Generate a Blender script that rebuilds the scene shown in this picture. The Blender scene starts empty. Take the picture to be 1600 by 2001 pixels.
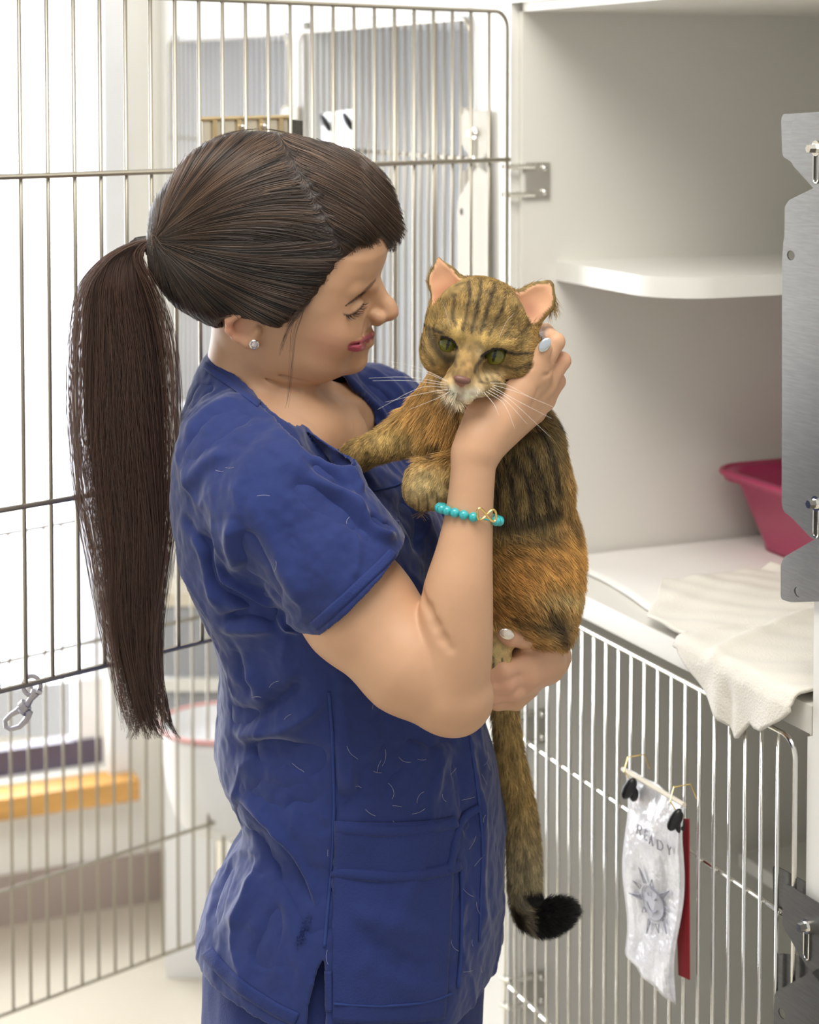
import bpy, bmesh, math, random
import numpy as np
import openvdb as vdb
from mathutils import Vector, Matrix
from mathutils.bvhtree import BVHTree

# ------------------------------------------------------------------ camera
H = 1.75                     # camera height
F_PX = 3800.0                # focal length in pixels of the 1600x2001 frame
PITCH = math.radians(3.0)
CX, CY = 800.0, 180.0 + F_PX * math.tan(PITCH)
scene = bpy.context.scene
cam_d = bpy.data.cameras.new('camera')
cam = bpy.data.objects.new('camera', cam_d)
scene.collection.objects.link(cam)
scene.camera = cam
cam.location = (0, 0, H)
cam.rotation_euler = (math.pi / 2 - PITCH, 0, 0)
cam_d.sensor_fit = 'HORIZONTAL'
cam_d.sensor_width = 24.0
cam_d.lens = F_PX * 24.0 / 1600.0
cam_d.shift_y = -(1000.5 - CY) / 1600.0
cam_d.clip_start = 0.05
cam_d.dof.use_dof = True
cam_d.dof.focus_distance = 1.945
cam_d.dof.aperture_fstop = 4.5

# ------------------------------------------------------------------ light
world = bpy.data.worlds.new('world')
scene.world = world
world.use_nodes = True
bg = world.node_tree.nodes['Background']
bg.inputs[0].default_value = (1.0, 0.985, 0.965, 1)
bg.inputs[1].default_value = 0.66
def area(name, loc, target, sx, sy, power, col):
    l = bpy.data.lights.new(name, 'AREA'); l.shape = 'RECTANGLE'; l.size = sx; l.size_y = sy
    l.energy = power; l.color = col
    o = bpy.data.objects.new(name, l); scene.collection.objects.link(o)
    o.location = loc
    o.rotation_euler = (Vector(target) - Vector(loc)).to_track_quat('-Z', 'Y').to_euler()
    return o
# daylight coming through the tall window behind her, and the ceiling panels of the ward
area('daylight', (-1.62, 4.35, 1.30), (-1.40, 3.75, 1.30), 2.3, 3.1, 235, (0.95, 0.975, 1.0))
area('ceiling_panel_light', (-0.15, 1.25, 2.95), (0.15, 2.2, 1.2), 1.3, 1.0, 38, (1.0, 0.965, 0.90))
scene.view_settings.view_transform = 'Standard'
scene.view_settings.look = 'None'
scene.view_settings.gamma = 1
scene.view_settings.use_curve_mapping = False
scene.view_settings.exposure = 0.0

# ------------------------------------------------------------------ helpers
COL = scene.collection
rng = np.random.default_rng(7)
random.seed(7)

def W(px, py, Y):
    """the point of the place seen at that pixel of the frame, Y metres in front of the camera"""
    c, s = math.cos(PITCH), math.sin(PITCH)
    a = (px - CX) / F_PX; b = (CY - py) / F_PX
    dx, dy, dz = a, c + b * s, -s + b * c
    k = Y / dy
    return Vector((dx * k, Y, H + dz * k))
def WA(px, py, Y):
    px = np.asarray(px, float); py = np.asarray(py, float); Y = np.asarray(Y, float)
    c, s = math.cos(PITCH), math.sin(PITCH)
    a = (px - CX) / F_PX; b = (CY - py) / F_PX
    k = Y / (c + b * s)
    return np.stack([a * k, Y + 0 * a, H + (-s + b * c) * k], -1)
def PROJ(P):
    P = np.asarray(P, float)
    c, s = math.cos(PITCH), math.sin(PITCH)
    dz = P[..., 2] - H
    fw = P[..., 1] * c - dz * s
    up = P[..., 1] * s + dz * c
    return np.stack([CX + F_PX * P[..., 0] / fw, CY - F_PX * up / fw], -1)
def RM(r, Y): return r * Y / F_PX

def link(o, parent=None):
    COL.objects.link(o)
    if parent is not None: o.parent = parent
    return o
def meta(o, label=None, cat=None, group=None, kind=None):
    if label: o['label'] = label
    if cat: o['category'] = cat
    if group: o['group'] = group
    if kind: o['kind'] = kind
    return o
def thing(name, loc, label, cat, group=None):
    o = bpy.data.objects.new(name, None); o.empty_display_size = 0.05
    link(o); o.location = loc
    bpy.context.view_layer.update()
    return meta(o, label, cat, group)
def place(o, parent):
    """parent keeping world coordinates (parents are unrotated, unscaled)"""
    if parent is not None:
        o.parent = parent
        p = parent; off = Vector((0, 0, 0))
        while p is not None:
            off += p.location; p = p.parent
        o.location = Vector(o.location) - off
    return o
def mesh_obj(name, verts, faces, mat, parent=None, smooth=True, cols=None):
    me = bpy.data.meshes.new(name)
    verts = np.asarray(verts, np.float32)
    if isinstance(faces, np.ndarray):
        n, k = faces.shape
        me.vertices.add(len(verts)); me.vertices.foreach_set('co', verts.ravel())
        me.loops.add(n * k); me.loops.foreach_set('vertex_index', faces.astype(np.int32).ravel())
        me.polygons.add(n); me.polygons.foreach_set('loop_start', np.arange(0, n * k, k, dtype=np.int32))
        me.update(calc_edges=True)
    else:
        me.from_pydata([tuple(map(float, v)) for v in verts], [], faces); me.update()
    if smooth: me.polygons.foreach_set('use_smooth', [True] * len(me.polygons))
    if cols is not None:
        at = me.color_attributes.new('Col', 'FLOAT_COLOR', 'POINT')
        c = np.ones((len(verts), 4), np.float32); c[:, :3] = cols
        at.data.foreach_set('color', c.ravel())
    if mat is not None: me.materials.append(mat)
    o = bpy.data.objects.new(name, me)
    COL.objects.link(o)
    return place(o, parent)
def bm_obj(name, bm, mat, parent=None, smooth=False, bevel=0.0, seg=2):
    if bevel > 0:
        bmesh.ops.bevel(bm, geom=[e for e in bm.edges if e.calc_face_angle(0) > 0.5], offset=bevel, segments=seg, affect='EDGES', profile=0.5)
    bmesh.ops.recalc_face_normals(bm, faces=bm.faces)
    me = bpy.data.meshes.new(name); bm.to_mesh(me); bm.free()
    if smooth or bevel > 0:
        me.polygons.foreach_set('use_smooth', [True] * len(me.polygons))
        try: me.set_sharp_from_angle(angle=math.radians(40))
        except Exception: pass
    if mat: me.materials.append(mat)
    o = bpy.data.objects.new(name, me); COL.objects.link(o)
    return place(o, parent)
def add_box(bm, c, ax, ay, az):
    """box from centre and three half-axis vectors"""
    c, ax, ay, az = map(Vector, (c, ax, ay, az))
    v = [bm.verts.new(c + ax * i + ay * j + az * k) for i in (-1, 1) for j in (-1, 1) for k in (-1, 1)]
    for f in ((0, 1, 3, 2), (4, 6, 7, 5), (0, 4, 5, 1), (2, 3, 7, 6), (0, 2, 6, 4), (1, 5, 7, 3)):
        bm.faces.new([v[i] for i in f])
def add_tube(bm, pts, r, n=8, closed=False, cap=True):
    pts = [Vector(p) for p in pts]; m = len(pts)
    rs = r if hasattr(r, '__len__') else [r] * m
    rings = []; prev = None
    for i, p in enumerate(pts):
        a = pts[(i - 1) % m] if (closed or i > 0) else p
        b = pts[(i + 1) % m] if (closed or i < m - 1) else p
        t = (b - a).normalized()
        if prev is None:
            u = t.cross(Vector((0, 0, 1)))
            if u.length < 1e-3: u = t.cross(Vector((1, 0, 0)))
        else: u = prev - t * prev.dot(t)
        u.normalize(); prev = u; w = t.cross(u)
        rings.append([bm.verts.new(p + (u * math.cos(2 * math.pi * k / n) + w * math.sin(2 * math.pi * k / n)) * rs[i]) for k in range(n)])
    for i in range(m if closed else m - 1):
        A, B = rings[i], rings[(i + 1) % m]
        for k in range(n):
            bm.faces.new([A[k], A[(k + 1) % n], B[(k + 1) % n], B[k]])
    if cap and not closed:
        bm.faces.new(rings[0][::-1]); bm.faces.new(rings[-1])
def tube(name, pts, r, mat, parent=None, n=8, closed=False):
    bm = bmesh.new(); add_tube(bm, pts, r, n, closed)
    return bm_obj(name, bm, mat, parent, smooth=True)
def add_ball(bm, c, r, seg=16, rings=10, M=None):
    M4 = Matrix.Translation(Vector(c)) @ (M.to_4x4() if M is not None else Matrix.Identity(4)) @ (Matrix.Diagonal((*r, 1)) if hasattr(r, '__len__') else Matrix.Diagonal((r, r, r, 1)))
    bmesh.ops.create_uvsphere(bm, u_segments=seg, v_segments=rings, radius=1.0, matrix=M4)
def catmull(pts, n=8):
    P = np.asarray(pts, float)
    P = np.vstack([2 * P[0] - P[1], P, 2 * P[-1] - P[-2]])
    out = []
    for i in range(1, len(P) - 2):
        for t in np.linspace(0, 1, n, endpoint=False):
            a, b, c, d = P[i - 1], P[i], P[i + 1], P[i + 2]
            out.append(0.5 * ((2 * b) + (-a + c) * t + (2 * a - 5 * b + 4 * c - d) * t * t + (-a + 3 * b - 3 * c + d) * t ** 3))
    out.append(P[-2]); return np.array(out)
def add_prism(bm, poly, off):
    """polygon of 3-D points extruded by a vector"""
    off = Vector(off)
    a = [bm.verts.new(Vector(p)) for p in poly]; b = [bm.verts.new(Vector(p) + off) for p in poly]
    bm.faces.new(a[::-1]); bm.faces.new(b); n = len(a)
    for i in range(n): bm.faces.new([a[i], a[(i + 1) % n], b[(i + 1) % n], b[i]])

# ---- materials
def mat(name, col, rough=0.5, metal=0.0, bump=None, vcol=False, sheen=0.0, sss=0.0, spec=0.5, coat=0.0, alpha=1.0, trans=0.0, noise=None):
    m = bpy.data.materials.new(name); m.use_nodes = True
    nt = m.node_tree; b = nt.nodes['Principled BSDF']
    b.inputs['Base Color'].default_value = (*col, 1); b.inputs['Roughness'].default_value = rough
    b.inputs['Metallic'].default_value = metal; b.inputs['Specular IOR Level'].default_value = spec
    if sheen: b.inputs['Sheen Weight'].default_value = sheen; b.inputs['Sheen Roughness'].default_value = 0.4
    if coat: b.inputs['Coat Weight'].default_value = coat; b.inputs['Coat Roughness'].default_value = 0.05
    if alpha < 1: b.inputs['Alpha'].default_value = alpha
    if trans: b.inputs['Transmission Weight'].default_value = trans
    if sss:
        b.inputs['Subsurface Weight'].default_value = sss
        b.inputs['Subsurface Radius'].default_value = (0.012, 0.005, 0.003); b.inputs['Subsurface Scale'].default_value = 1.0
    src = None
    if vcol:
        a = nt.nodes.new('ShaderNodeAttribute'); a.attribute_name = 'Col'; src = a.outputs['Color']
        nt.links.new(src, b.inputs['Base Color'])
    if noise:   # (scale, amount, stretch)
        tc = nt.nodes.new('ShaderNodeTexCoord'); mp = nt.nodes.new('ShaderNodeMapping')
        mp.inputs['Scale'].default_value = noise[2] if len(noise) > 2 else (1, 1, 1)
        n = nt.nodes.new('ShaderNodeTexNoise'); n.inputs['Scale'].default_value = noise[0]; n.inputs['Detail'].default_value = 5
        nt.links.new(tc.outputs['Object'], mp.inputs[0]); nt.links.new(mp.outputs[0], n.inputs[0])
        r = nt.nodes.new('ShaderNodeMapRange'); r.inputs['To Min'].default_value = 1 - noise[1]; r.inputs['To Max'].default_value = 1 + noise[1]
        r.inputs['From Min'].default_value = 0.3; r.inputs['From Max'].default_value = 0.7
        nt.links.new(n.outputs['Fac'], r.inputs[0])
        mx = nt.nodes.new('ShaderNodeMix'); mx.data_type = 'RGBA'; mx.blend_type = 'MULTIPLY'; mx.inputs[0].default_value = 1
        if src is not None: nt.links.new(src, mx.inputs[6])
        else: mx.inputs[6].default_value = (*col, 1)
        nt.links.new(r.outputs[0], mx.inputs[7]); nt.links.new(mx.outputs[2], b.inputs['Base Color'])
    if bump:    # (scale, strength, distance, stretch)
        tc = nt.nodes.new('ShaderNodeTexCoord'); mp = nt.nodes.new('ShaderNodeMapping')
        mp.inputs['Scale'].default_value = bump[3] if len(bump) > 3 else (1, 1, 1)
        n = nt.nodes.new('ShaderNodeTexNoise'); n.inputs['Scale'].default_value = bump[0]; n.inputs['Detail'].default_value = 4
        nt.links.new(tc.outputs['Object'], mp.inputs[0]); nt.links.new(mp.outputs[0], n.inputs[0])
        bp = nt.nodes.new('ShaderNodeBump'); bp.inputs['Strength'].default_value = bump[1]; bp.inputs['Distance'].default_value = bump[2]
        nt.links.new(n.outputs['Fac'], bp.inputs['Height']); nt.links.new(bp.outputs[0], b.inputs['Normal'])
    return m
M_LAM = mat('white_laminate', (0.80, 0.79, 0.745), 0.32)
M_LAMIN = mat('cream_cage_lining', (0.76, 0.745, 0.69), 0.38)
M_LAMB = mat('cool_white_lining', (0.88, 0.90, 0.93), 0.38)
M_STEEL = mat("brushed_steel", (0.15, 0.145, 0.135), 0.48, 1.0, noise=(40, 0.10, (1, 1, 12)))
M_ROD = mat('steel_rod', (0.40, 0.365, 0.30), 0.34, 0.85)
M_STEEL2 = mat('dull_steel', (0.40, 0.37, 0.31), 0.6, 0.35)
M_CHROME = mat('bright_chrome', (0.85, 0.84, 0.80), 0.14, 1.0)
M_WALL = mat('cream_wall_paint', (0.86, 0.84, 0.78), 0.6)
M_WALLW = mat('white_gloss_paint', (0.84, 0.84, 0.84), 0.4)
M_FLOOR = mat('beige_sheet_floor', (0.62, 0.57, 0.47), 0.22, noise=(2.2, 0.04))
M_TOWEL = mat('cream_terry_cloth', (0.84, 0.80, 0.71), 0.9, sheen=0.4, bump=(420, 0.6, 0.002))
M_PAPER = mat('quilted_white_paper', (0.85, 0.83, 0.79), 0.8, bump=(160, 0.35, 0.001))
M_PINK = mat('magenta_plastic', (0.42, 0.035, 0.115), 0.32)
M_WOODS = mat('honey_pine_wood', (0.62, 0.33, 0.09), 0.5, noise=(8, 0.2, (1, 1, 10)))
M_BLACK = mat('black_plastic', (0.012, 0.012, 0.014), 0.35)
M_GOLD = mat('gold_metal', (0.83, 0.60, 0.22), 0.2, 1.0)
M_GREYC = mat('grey_cabinet_paint', (0.34, 0.35, 0.37), 0.5)
M_TAUPE = mat('taupe_baseboard', (0.40, 0.33, 0.29), 0.5)
M_FRAME = mat('dark_window_rail', (0.10, 0.08, 0.12), 0.4)

# ------------------------------------------------------------------ the cage bank: t along the front (away from the camera), d into the cage
UU = Vector((-0.402, 0.916, 0)).normalized(); NN = Vector((0.916, 0.402, 0)).normalized()
A0 = Vector((0.402, 2.05, 0))
ZF, ZT = H - 0.640, H + 0.108           # upper compartment: floor and ceiling
LT, LB = H - 0.672, H - 1.435           # lower compartment: top and bottom
def C(t, d, z): return A0 + UU * t + NN * d + Vector((0, 0, z))
def cbox(bm, t0, t1, d0, d1, z0, z1):
    add_box(bm, C((t0 + t1) / 2, (d0 + d1) / 2, (z0 + z1) / 2), UU * ((t1 - t0) / 2), NN * ((d1 - d0) / 2), Vector((0, 0, (z1 - z0) / 2)))
def panel(name, parent, t0, t1, d0, d1, z0, z1, m, bevel=0.0):
    bm = bmesh.new(); cbox(bm, t0, t1, d0, d1, z0, z1)
    return bm_obj(name, bm, m, parent, bevel=bevel)

# setting
bm = bmesh.new(); add_box(bm, (0, 2.0, -0.02), (3.2, 0, 0), (0, 3.2, 0), (0, 0, 0.02))
meta(bm_obj('floor', bm, M_FLOOR), kind='structure')
TB = 2.30                                # the far wall, square to the cages
wd0, wd1 = -3.2, -0.345                  # window hole on it, d range
zw0, zw1 = 0.30, 2.45
# window_right edge measured in the photograph
def wall_d(px):                          # d on the far wall for a pixel column
    k = (px - CX) / F_PX
    # (A0+UU*TB+NN*d).x = k*y
    bx, by = A0.x + UU.x * TB, A0.y + UU.y * TB
    return (k * by - bx) / (NN.x - k * NN.y)
dC = wall_d(200)                         # window opening's right edge
dCas = wall_d(240)
bm = bmesh.new()
cbox(bm, TB, TB + 0.12, dC, 1.4, 0, 2.8)
cbox(bm, TB, TB + 0.12, -4.2, dC, 0, zw0)
cbox(bm, TB, TB + 0.12, -4.2, dC, zw1, 2.8)
cbox(bm, TB, TB + 0.12, -4.2, -3.0, zw0, zw1)
meta(bm_obj('wall_back', bm, M_WALL), kind='structure')
bm = bmesh.new(); add_box(bm, (-3.0, 2.0, 1.4), (0.05, 0, 0), (0, 3.2, 0), (0, 0, 1.4))
meta(bm_obj('wall_left', bm, M_WALL), kind='structure')
meta(panel('baseboard_back', None, TB - 0.015, TB, -4.2, 0.0, 0.0, 0.105, M_TAUPE, 0.004), kind='structure')
meta(panel('trim_1', None, TB - 0.02, TB + 0.0, dC - 0.002, dCas, zw0 - 0.02, zw1, M_WALLW, 0.004), kind='structure')
# window: sash, dark bottom rail, glass, blind slats, pine sill
win = meta(panel('window_1', None, TB + 0.05, TB + 0.09, dC - 0.055, dC, zw0, zw1, M_WALLW, 0.003), kind='structure')
def pan(name, *a, **k):
    return panel(name, win, *a, **k)
pan('bottom_rail', TB + 0.045, TB + 0.09, -3.0, dC - 0.0, zw0 + 0.0, zw0 + 0.055, M_FRAME)
pan('window_sill', TB - 0.075, TB + 0.05, -3.0, dCas + 0.005, zw0 - 0.05, zw0 - 0.005, M_WOODS, 0.004)
gl = bpy.data.materials.new('window_glass'); gl.use_nodes = True
nt = gl.node_tree; nt.nodes.clear(); o_ = nt.nodes.new('ShaderNodeOutputMaterial'); g_ = nt.nodes.new('ShaderNodeBsdfGlossy'); t_ = nt.nodes.new('ShaderNodeBsdfTransparent'); x_ = nt.nodes.new('ShaderNodeMixShader')
x_.inputs[0].default_value = 0.05; g_.inputs['Roughness'].default_value = 0.02
nt.links.new(t_.outputs[0], x_.inputs[1]); nt.links.new(g_.outputs[0], x_.inputs[2]); nt.links.new(x_.outputs[0], o_.inputs[0])
pan('window_pane', TB + 0.065, TB + 0.07, -3.0, dC - 0.055, zw0 + 0.055, zw1, gl)
M_SLAT = mat('white_blind_slat', (0.90, 0.91, 0.93), 0.5)
_n = M_SLAT.node_tree; _t = _n.nodes.new('ShaderNodeBsdfTranslucent'); _t.inputs[0].default_value = (0.95, 0.96, 1, 1); _m = _n.nodes.new('ShaderNodeMixShader'); _m.inputs[0].default_value = 0.8
_n.links.new(_n.nodes['Principled BSDF'].outputs[0], _m.inputs[1]); _n.links.new(_t.outputs[0], _m.inputs[2]); _n.links.new(_m.outputs[0], _n.nodes['Material Output'].inputs[0])
slat_me = None
zs = 2.4; k = 0
while zs > 0.50:
    if slat_me is None:
        bm = bmesh.new(); add_box(bm, (0, 0, 0), UU * 0.004 + Vector((0, 0, 0.0142)), NN * ((dC + 0.9) / 2 + 0.0), UU * 0.0005)
        me = bpy.data.meshes.new('blind_slat'); bm.to_mesh(me); bm.free(); me.materials.append(M_SLAT); slat_me = me
    o = bpy.data.objects.new('blind_slat', slat_me); COL.objects.link(o)
    o.location = C(TB + 0.02, (dC - 0.9) / 2, zs); place(o, win); zs -= 0.030; k += 1

# rods of a cage door: local frame given by origin, direction e, plus z
rod_cache = {}
def rod(name, p, q, r, parent, m=M_ROD):
    p, q = Vector(p), Vector(q); L = (q - p).length
    key = (round(L, 4), r, m.name)
    vertical = abs((q - p).normalized().z) > 0.999
    if vertical:
        if key not in rod_cache:
            bm = bmesh.new(); add_tube(bm, [(0, 0, 0), (0, 0, L)], r, 8)
            for f in bm.faces: f.smooth = True
            me = bpy.data.meshes.new(name); bm.to_mesh(me); bm.free(); me.materials.append(m); rod_cache[key] = me
        o = bpy.data.objects.new(name, rod_cache[key]); COL.objects.link(o); o.location = min(p, q, key=lambda v: v.z); return place(o, parent)
    return tube(name, [p, q], r, m, parent)
def cage_door(parent, org, e, width, z0, z1, n, m=M_ROD, r=0.0024, label=None, nrm=None):
    """org = hinge foot (x,y); e = direction from the hinge to the latch side; n = number of gaps"""
    e = Vector(e).normalized(); org = Vector(org); org.z = 0
    nrm = nrm or Vector((e.y, -e.x, 0))
    rc = 0.022; pts = []
    def pt(s, z): return org + e * s + Vector((0, 0, z))
    for cx_, cz_, a0 in ((width - rc, z0 + rc, -90), (width - rc, z1 - rc, 0), (rc, z1 - rc, 90), (rc, z0 + rc, 180)):
        for a in range(0, 91, 15):
            an = math.radians(a0 + a); pts.append(pt(cx_ + rc * math.cos(an), cz_ + rc * math.sin(an)))
    door = tube('cage_door', pts, r * 1.25, m, parent, 8, closed=True)
    if label: door['label'] = label
    for i in range(1, n):
        s = width * i / n
        rod('door_bar', pt(s, z0), pt(s, z1), r, door, m)
    for zc in (z0 + 0.197, z1 - 0.197):
        rod('cross_rod', pt(0, zc) - nrm * (r * 2), pt(width, zc) - nrm * (r * 2), r * 1.3, door, m)
    return door

def on_front(px, py, d=0.0):
    """(t, z) where the ray of a pixel meets the plane d of the cage bank"""
    p = W(px, py, 1.0); o = Vector((0, 0, H)); D = p - o
    k = (d - (o - A0).dot(NN)) / D.dot(NN)
    q = o + D * k
    return (q - A0).dot(UU), q.z
LATCH = [   # outline in the photograph, stand-off, thickness
    ('rear', [(1526, 232), (1530, 223), (1640, 216), (1640, 332), (1549, 319), (1528, 305)], 0.010, 0.0015),
    ('front', [(1546, 243), (1553, 231), (1640, 229), (1640, 400), (1590, 369), (1546, 320)], 0.022, 0.0015),
    ('rear', [(1533, 404), (1541, 391), (1640, 343), (1640, 480), (1532, 480)], 0.013, 0.0015),
    ('front', [(1528, 500), (1531, 464), (1600, 382), (1640, 338), (1640, 1062), (1586, 1053), (1545, 1010), (1531, 1000), (1527, 985)], 0.022, 0.0015),
    ('rear', [(1525, 1103), (1532, 1088), (1588, 1056), (1640, 1030), (1640, 1172), (1545, 1177), (1525, 1171)], 0.013, 0.0015),
    ('front', [(1543, 1143), (1600, 1068), (1640, 1020), (1640, 1174), (1550, 1177), (1543, 1170)], 0.022, 0.0015)]
def rnd(poly, r):
    out = []; n = len(poly)
    for i in range(n):
        p = Vector(poly[i]); a = Vector(poly[i - 1]); b = Vector(poly[(i + 1) % n])
        u = (a - p).normalized(); v = (b - p).normalized(); rr = min(r, (a - p).length / 3, (b - p).length / 3)
        for k in range(5):
            w = k / 4; out.append(p + u * rr * (1 - w) ** 2 + v * rr * w ** 2)
    return out
def latch(parent, dt=0.0, dz=0.0, label=None, steel=None):
    root = None; steel = steel or M_STEEL
    for nm, poly, o, th in LATCH:
        tz = [on_front(x, y, -o) for x, y in poly]
        P2 = rnd([(t + dt, z + dz, 0) for t, z in tz], 0.005)
        bm = bmesh.new(); add_prism(bm, [C(p.x, -o, p.y) for p in P2], NN * th)
        ob = bm_obj('latch' if root is None else 'folded_plate', bm, steel, parent if root is None else root, bevel=0.0004, seg=1)
        if root is None: root = ob; root['label'] = label or 'stainless steel sliding latch with folded double plates'
        # hole
        for hx, hy, lo, hi in ((1545, 499, 464, 1010), (1559, 1157, 1068, 1177)):
            if nm == 'front' and min(y for x, y in poly) < hy < max(y for x, y in poly):
                t, z = on_front(hx, hy, -o)
                cut = bmesh.new(); pts = [C(t + dt + 0.0068 * math.cos(a * math.pi / 10), -o - 0.01, z + dz + 0.0052 * math.sin(a * math.pi / 10)) for a in range(20)]
                add_prism(cut, pts, NN * 0.03); c = bm_obj('cutter', cut, None)
                c.data.update()
                md = ob.modifiers.new('hole', 'BOOLEAN'); md.object = c; md.solver = 'EXACT'
                bpy.context.view_layer.update()
                me2 = bpy.data.meshes.new_from_object(ob.evaluated_get(bpy.context.evaluated_depsgraph_get()))
                ob.modifiers.clear(); ob.data = me2
                bpy.data.objects.remove(c)
    for bx, by in ((1596, 290), (1596, 984)):
        t, z = on_front(bx, by, -0.022)
        p = C(t + dt, -0.022, z + dz)
        bm = bmesh.new(); add_tube(bm, [p, p - NN * 0.011], [0.0055, 0.0045], 6)
        add_tube(bm, [p - NN * 0.0, p - NN * 0.002], 0.008, 16)
        bm_obj('bolt', bm, M_CHROME, root, bevel=0.0005, seg=1)
        bm = bmesh.new()
        loop = [p - NN * 0.001 + Vector((0, 0, -0.008)) + UU * (0.0045 * math.cos(a)) + Vector((0, 0, (0.0045 if math.sin(a) > 0 else -0.0225) + 0.0045 * math.sin(a))) for a in np.linspace(0, 2 * math.pi, 20, endpoint=False)]
        add_tube(bm, loop, 0.0009, 6, closed=True)
        bm_obj('slot_rim', bm, M_CHROME, root, smooth=True)
    return root

def cage(label, t0, t1, z0, z1, group=None, depth=0.72, lining=M_LAMIN, right_wall=True):
    c = thing('cat_cage', C((t0 + t1) / 2, 0, z0), label, 'cage', group)
    th = 0.012
    def p(name, *a, m=lining, bevel=0.0): return panel(name, c, *a, m, bevel)
    p('side_wall', t1, t1 + th, 0.0, depth, z0, z1)
    p('side_wall', t0 - th, t0, 0.0 if right_wall else 0.0, depth, z0, z1)
    p('back_wall', t0, t1, depth, depth + th, z0, z1)
    p('ceiling_panel', t0, t1, 0.0, depth, z1, z1 + th)
    p('floor_panel', t0, t1, -0.005, depth, z0 - 0.030, z0, bevel=0.006)
    return c
# compartments: 1 = the one she stands before, 2 and 3 farther along the bank
T1a, T1b = -0.055, 0.622
T2a, T2b = 0.76, 1.42
T3a, T3b = 1.50, 2.20
cg1 = cage('open white upper cat cage with curved shelf, towel and pink tray inside', T1a, T1b, ZF, ZT)
cg2 = cage('closed upper cage in the middle, behind the open barred door', T2a, T2b, ZF, ZT, depth=0.5, lining=M_LAMB)
cg3 = cage('farthest upper cage of the row, beside the cream back wall', T3a, T3b, ZF, ZT, depth=0.5, lining=M_LAMB)
cg4 = cage('closed lower cage with a READY sleeve hung on its bars', -0.045, 0.622, LB, LT)
cg5 = cage('lower cage in the middle of the row with its door standing open behind her', T2a, T2b, LB, LT, depth=0.5)
cg6 = cage('farthest lower cage of the row, beside the back wall', T3a, T3b, LB, LT, depth=0.5)
# front frame posts, rails and fascia (part of the bank body)
bank = thing('cage_bank_frame', C(1.0, 0, 0), 'white laminate frame that holds the two rows of cages', 'cage frame')
def bp(name, t0, t1, z0, z1, d0=-0.012, d1=0.72, bevel=0.008): return panel(name, bank, t0, t1, d0, d1, z0, z1, M_LAM, bevel)
for a, b in ((T1b + 0.012, T2a - 0.012), (T2b + 0.012, T3a - 0.012), (T3b + 0.012, TB - 0.001)):
    bp('post', a, b, 0.0, H + 0.62)
bp('post', -0.30, -0.067, ZF - 0.03, H + 0.62)
bp('post', -0.30, -0.058, 0.0, ZF - 0.03)
bp('fascia', -0.067, T1b + 0.012, ZT + 0.012, H + 0.62)
bp('fascia', T2a - 0.012, T2b + 0.012, ZT + 0.012, H + 0.62)
bp('fascia', T3a - 0.012, T3b + 0.012, ZT + 0.012, H + 0.62)
bp('plinth', -0.057, T1b + 0.012, 0.0, LB - 0.031)
bp('plinth', T2a - 0.012, T2b + 0.012, 0.0, LB - 0.031)
bp('plinth', T3a - 0.012, T3b + 0.012, 0.0, LB - 0.031)
# inner division ledge in the lower cages
for cg in (cg4,):
    panel('resting_ledge', cg, 0.02, 0.60, 0.34, 0.70, LB + 0.325, LB + 0.345, M_LAM, 0.004)
# curved corner shelf of the open cage
sp = []
d0s, w = 0.052, 0.285; zsf = H - 0.230
sp.append((0.622, d0s)); sp.append((0.622, 0.70))
sp.append((0.622 - w, 0.70))
rr = 0.075
for a in range(0, 91, 10):
    an = math.radians(a)
    sp.append((0.622 - w + rr - rr * math.cos(an), d0s + rr - rr * math.sin(an)))
bm = bmesh.new(); add_prism(bm, [C(t, d, zsf - 0.026) for t, d in sp], (0, 0, 0.026))
bm_obj('corner_shelf', bm, M_LAM, cg1, bevel=0.003)

# doors
E1 = Vector((-0.725, -0.688, 0))
hx = W(990, 300, 2.60)
dr1 = cage_door(cg1, (hx.x, hx.y, 0), E1, 0.822, ZF - 0.003, ZT - 0.001, 24, label='steel bar door swung wide open')
dr4 = cage_door(cg4, C(0.632, -0.018, 0), -UU, 0.677, LB + 0.008, LT - 0.004, 22, m=M_CHROME, r=0.0022)
dr2 = cage_door(cg2, C(T2b + 0.01, -0.018, 0), -UU, T2b - T2a + 0.02, ZF + 0.005, ZT - 0.005, 24)
dr3 = cage_door(cg3, C(T3b + 0.01, -0.018, 0), -UU, T3b - T3a + 0.02, ZF + 0.005, ZT - 0.005, 24)
dr5 = cage_door(cg5, C(T2b + 0.01, -0.03, 0), E1 * 1.0, 0.70, LB + 0.008, LT - 0.004, 22, label='steel bar door swung open')
dr6 = cage_door(cg6, C(T3b + 0.01, -0.018, 0), -UU, T3b - T3a + 0.02, LB + 0.008, LT - 0.004, 24)
latch(cg1)
latch(dr4, dt=0.002, dz=-0.806)
latch(dr2, dt=0.800, steel=M_STEEL2)
latch(dr3, dt=1.545, steel=M_STEEL2)
latch(dr6, dt=1.545, dz=-0.806, steel=M_STEEL2)
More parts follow.
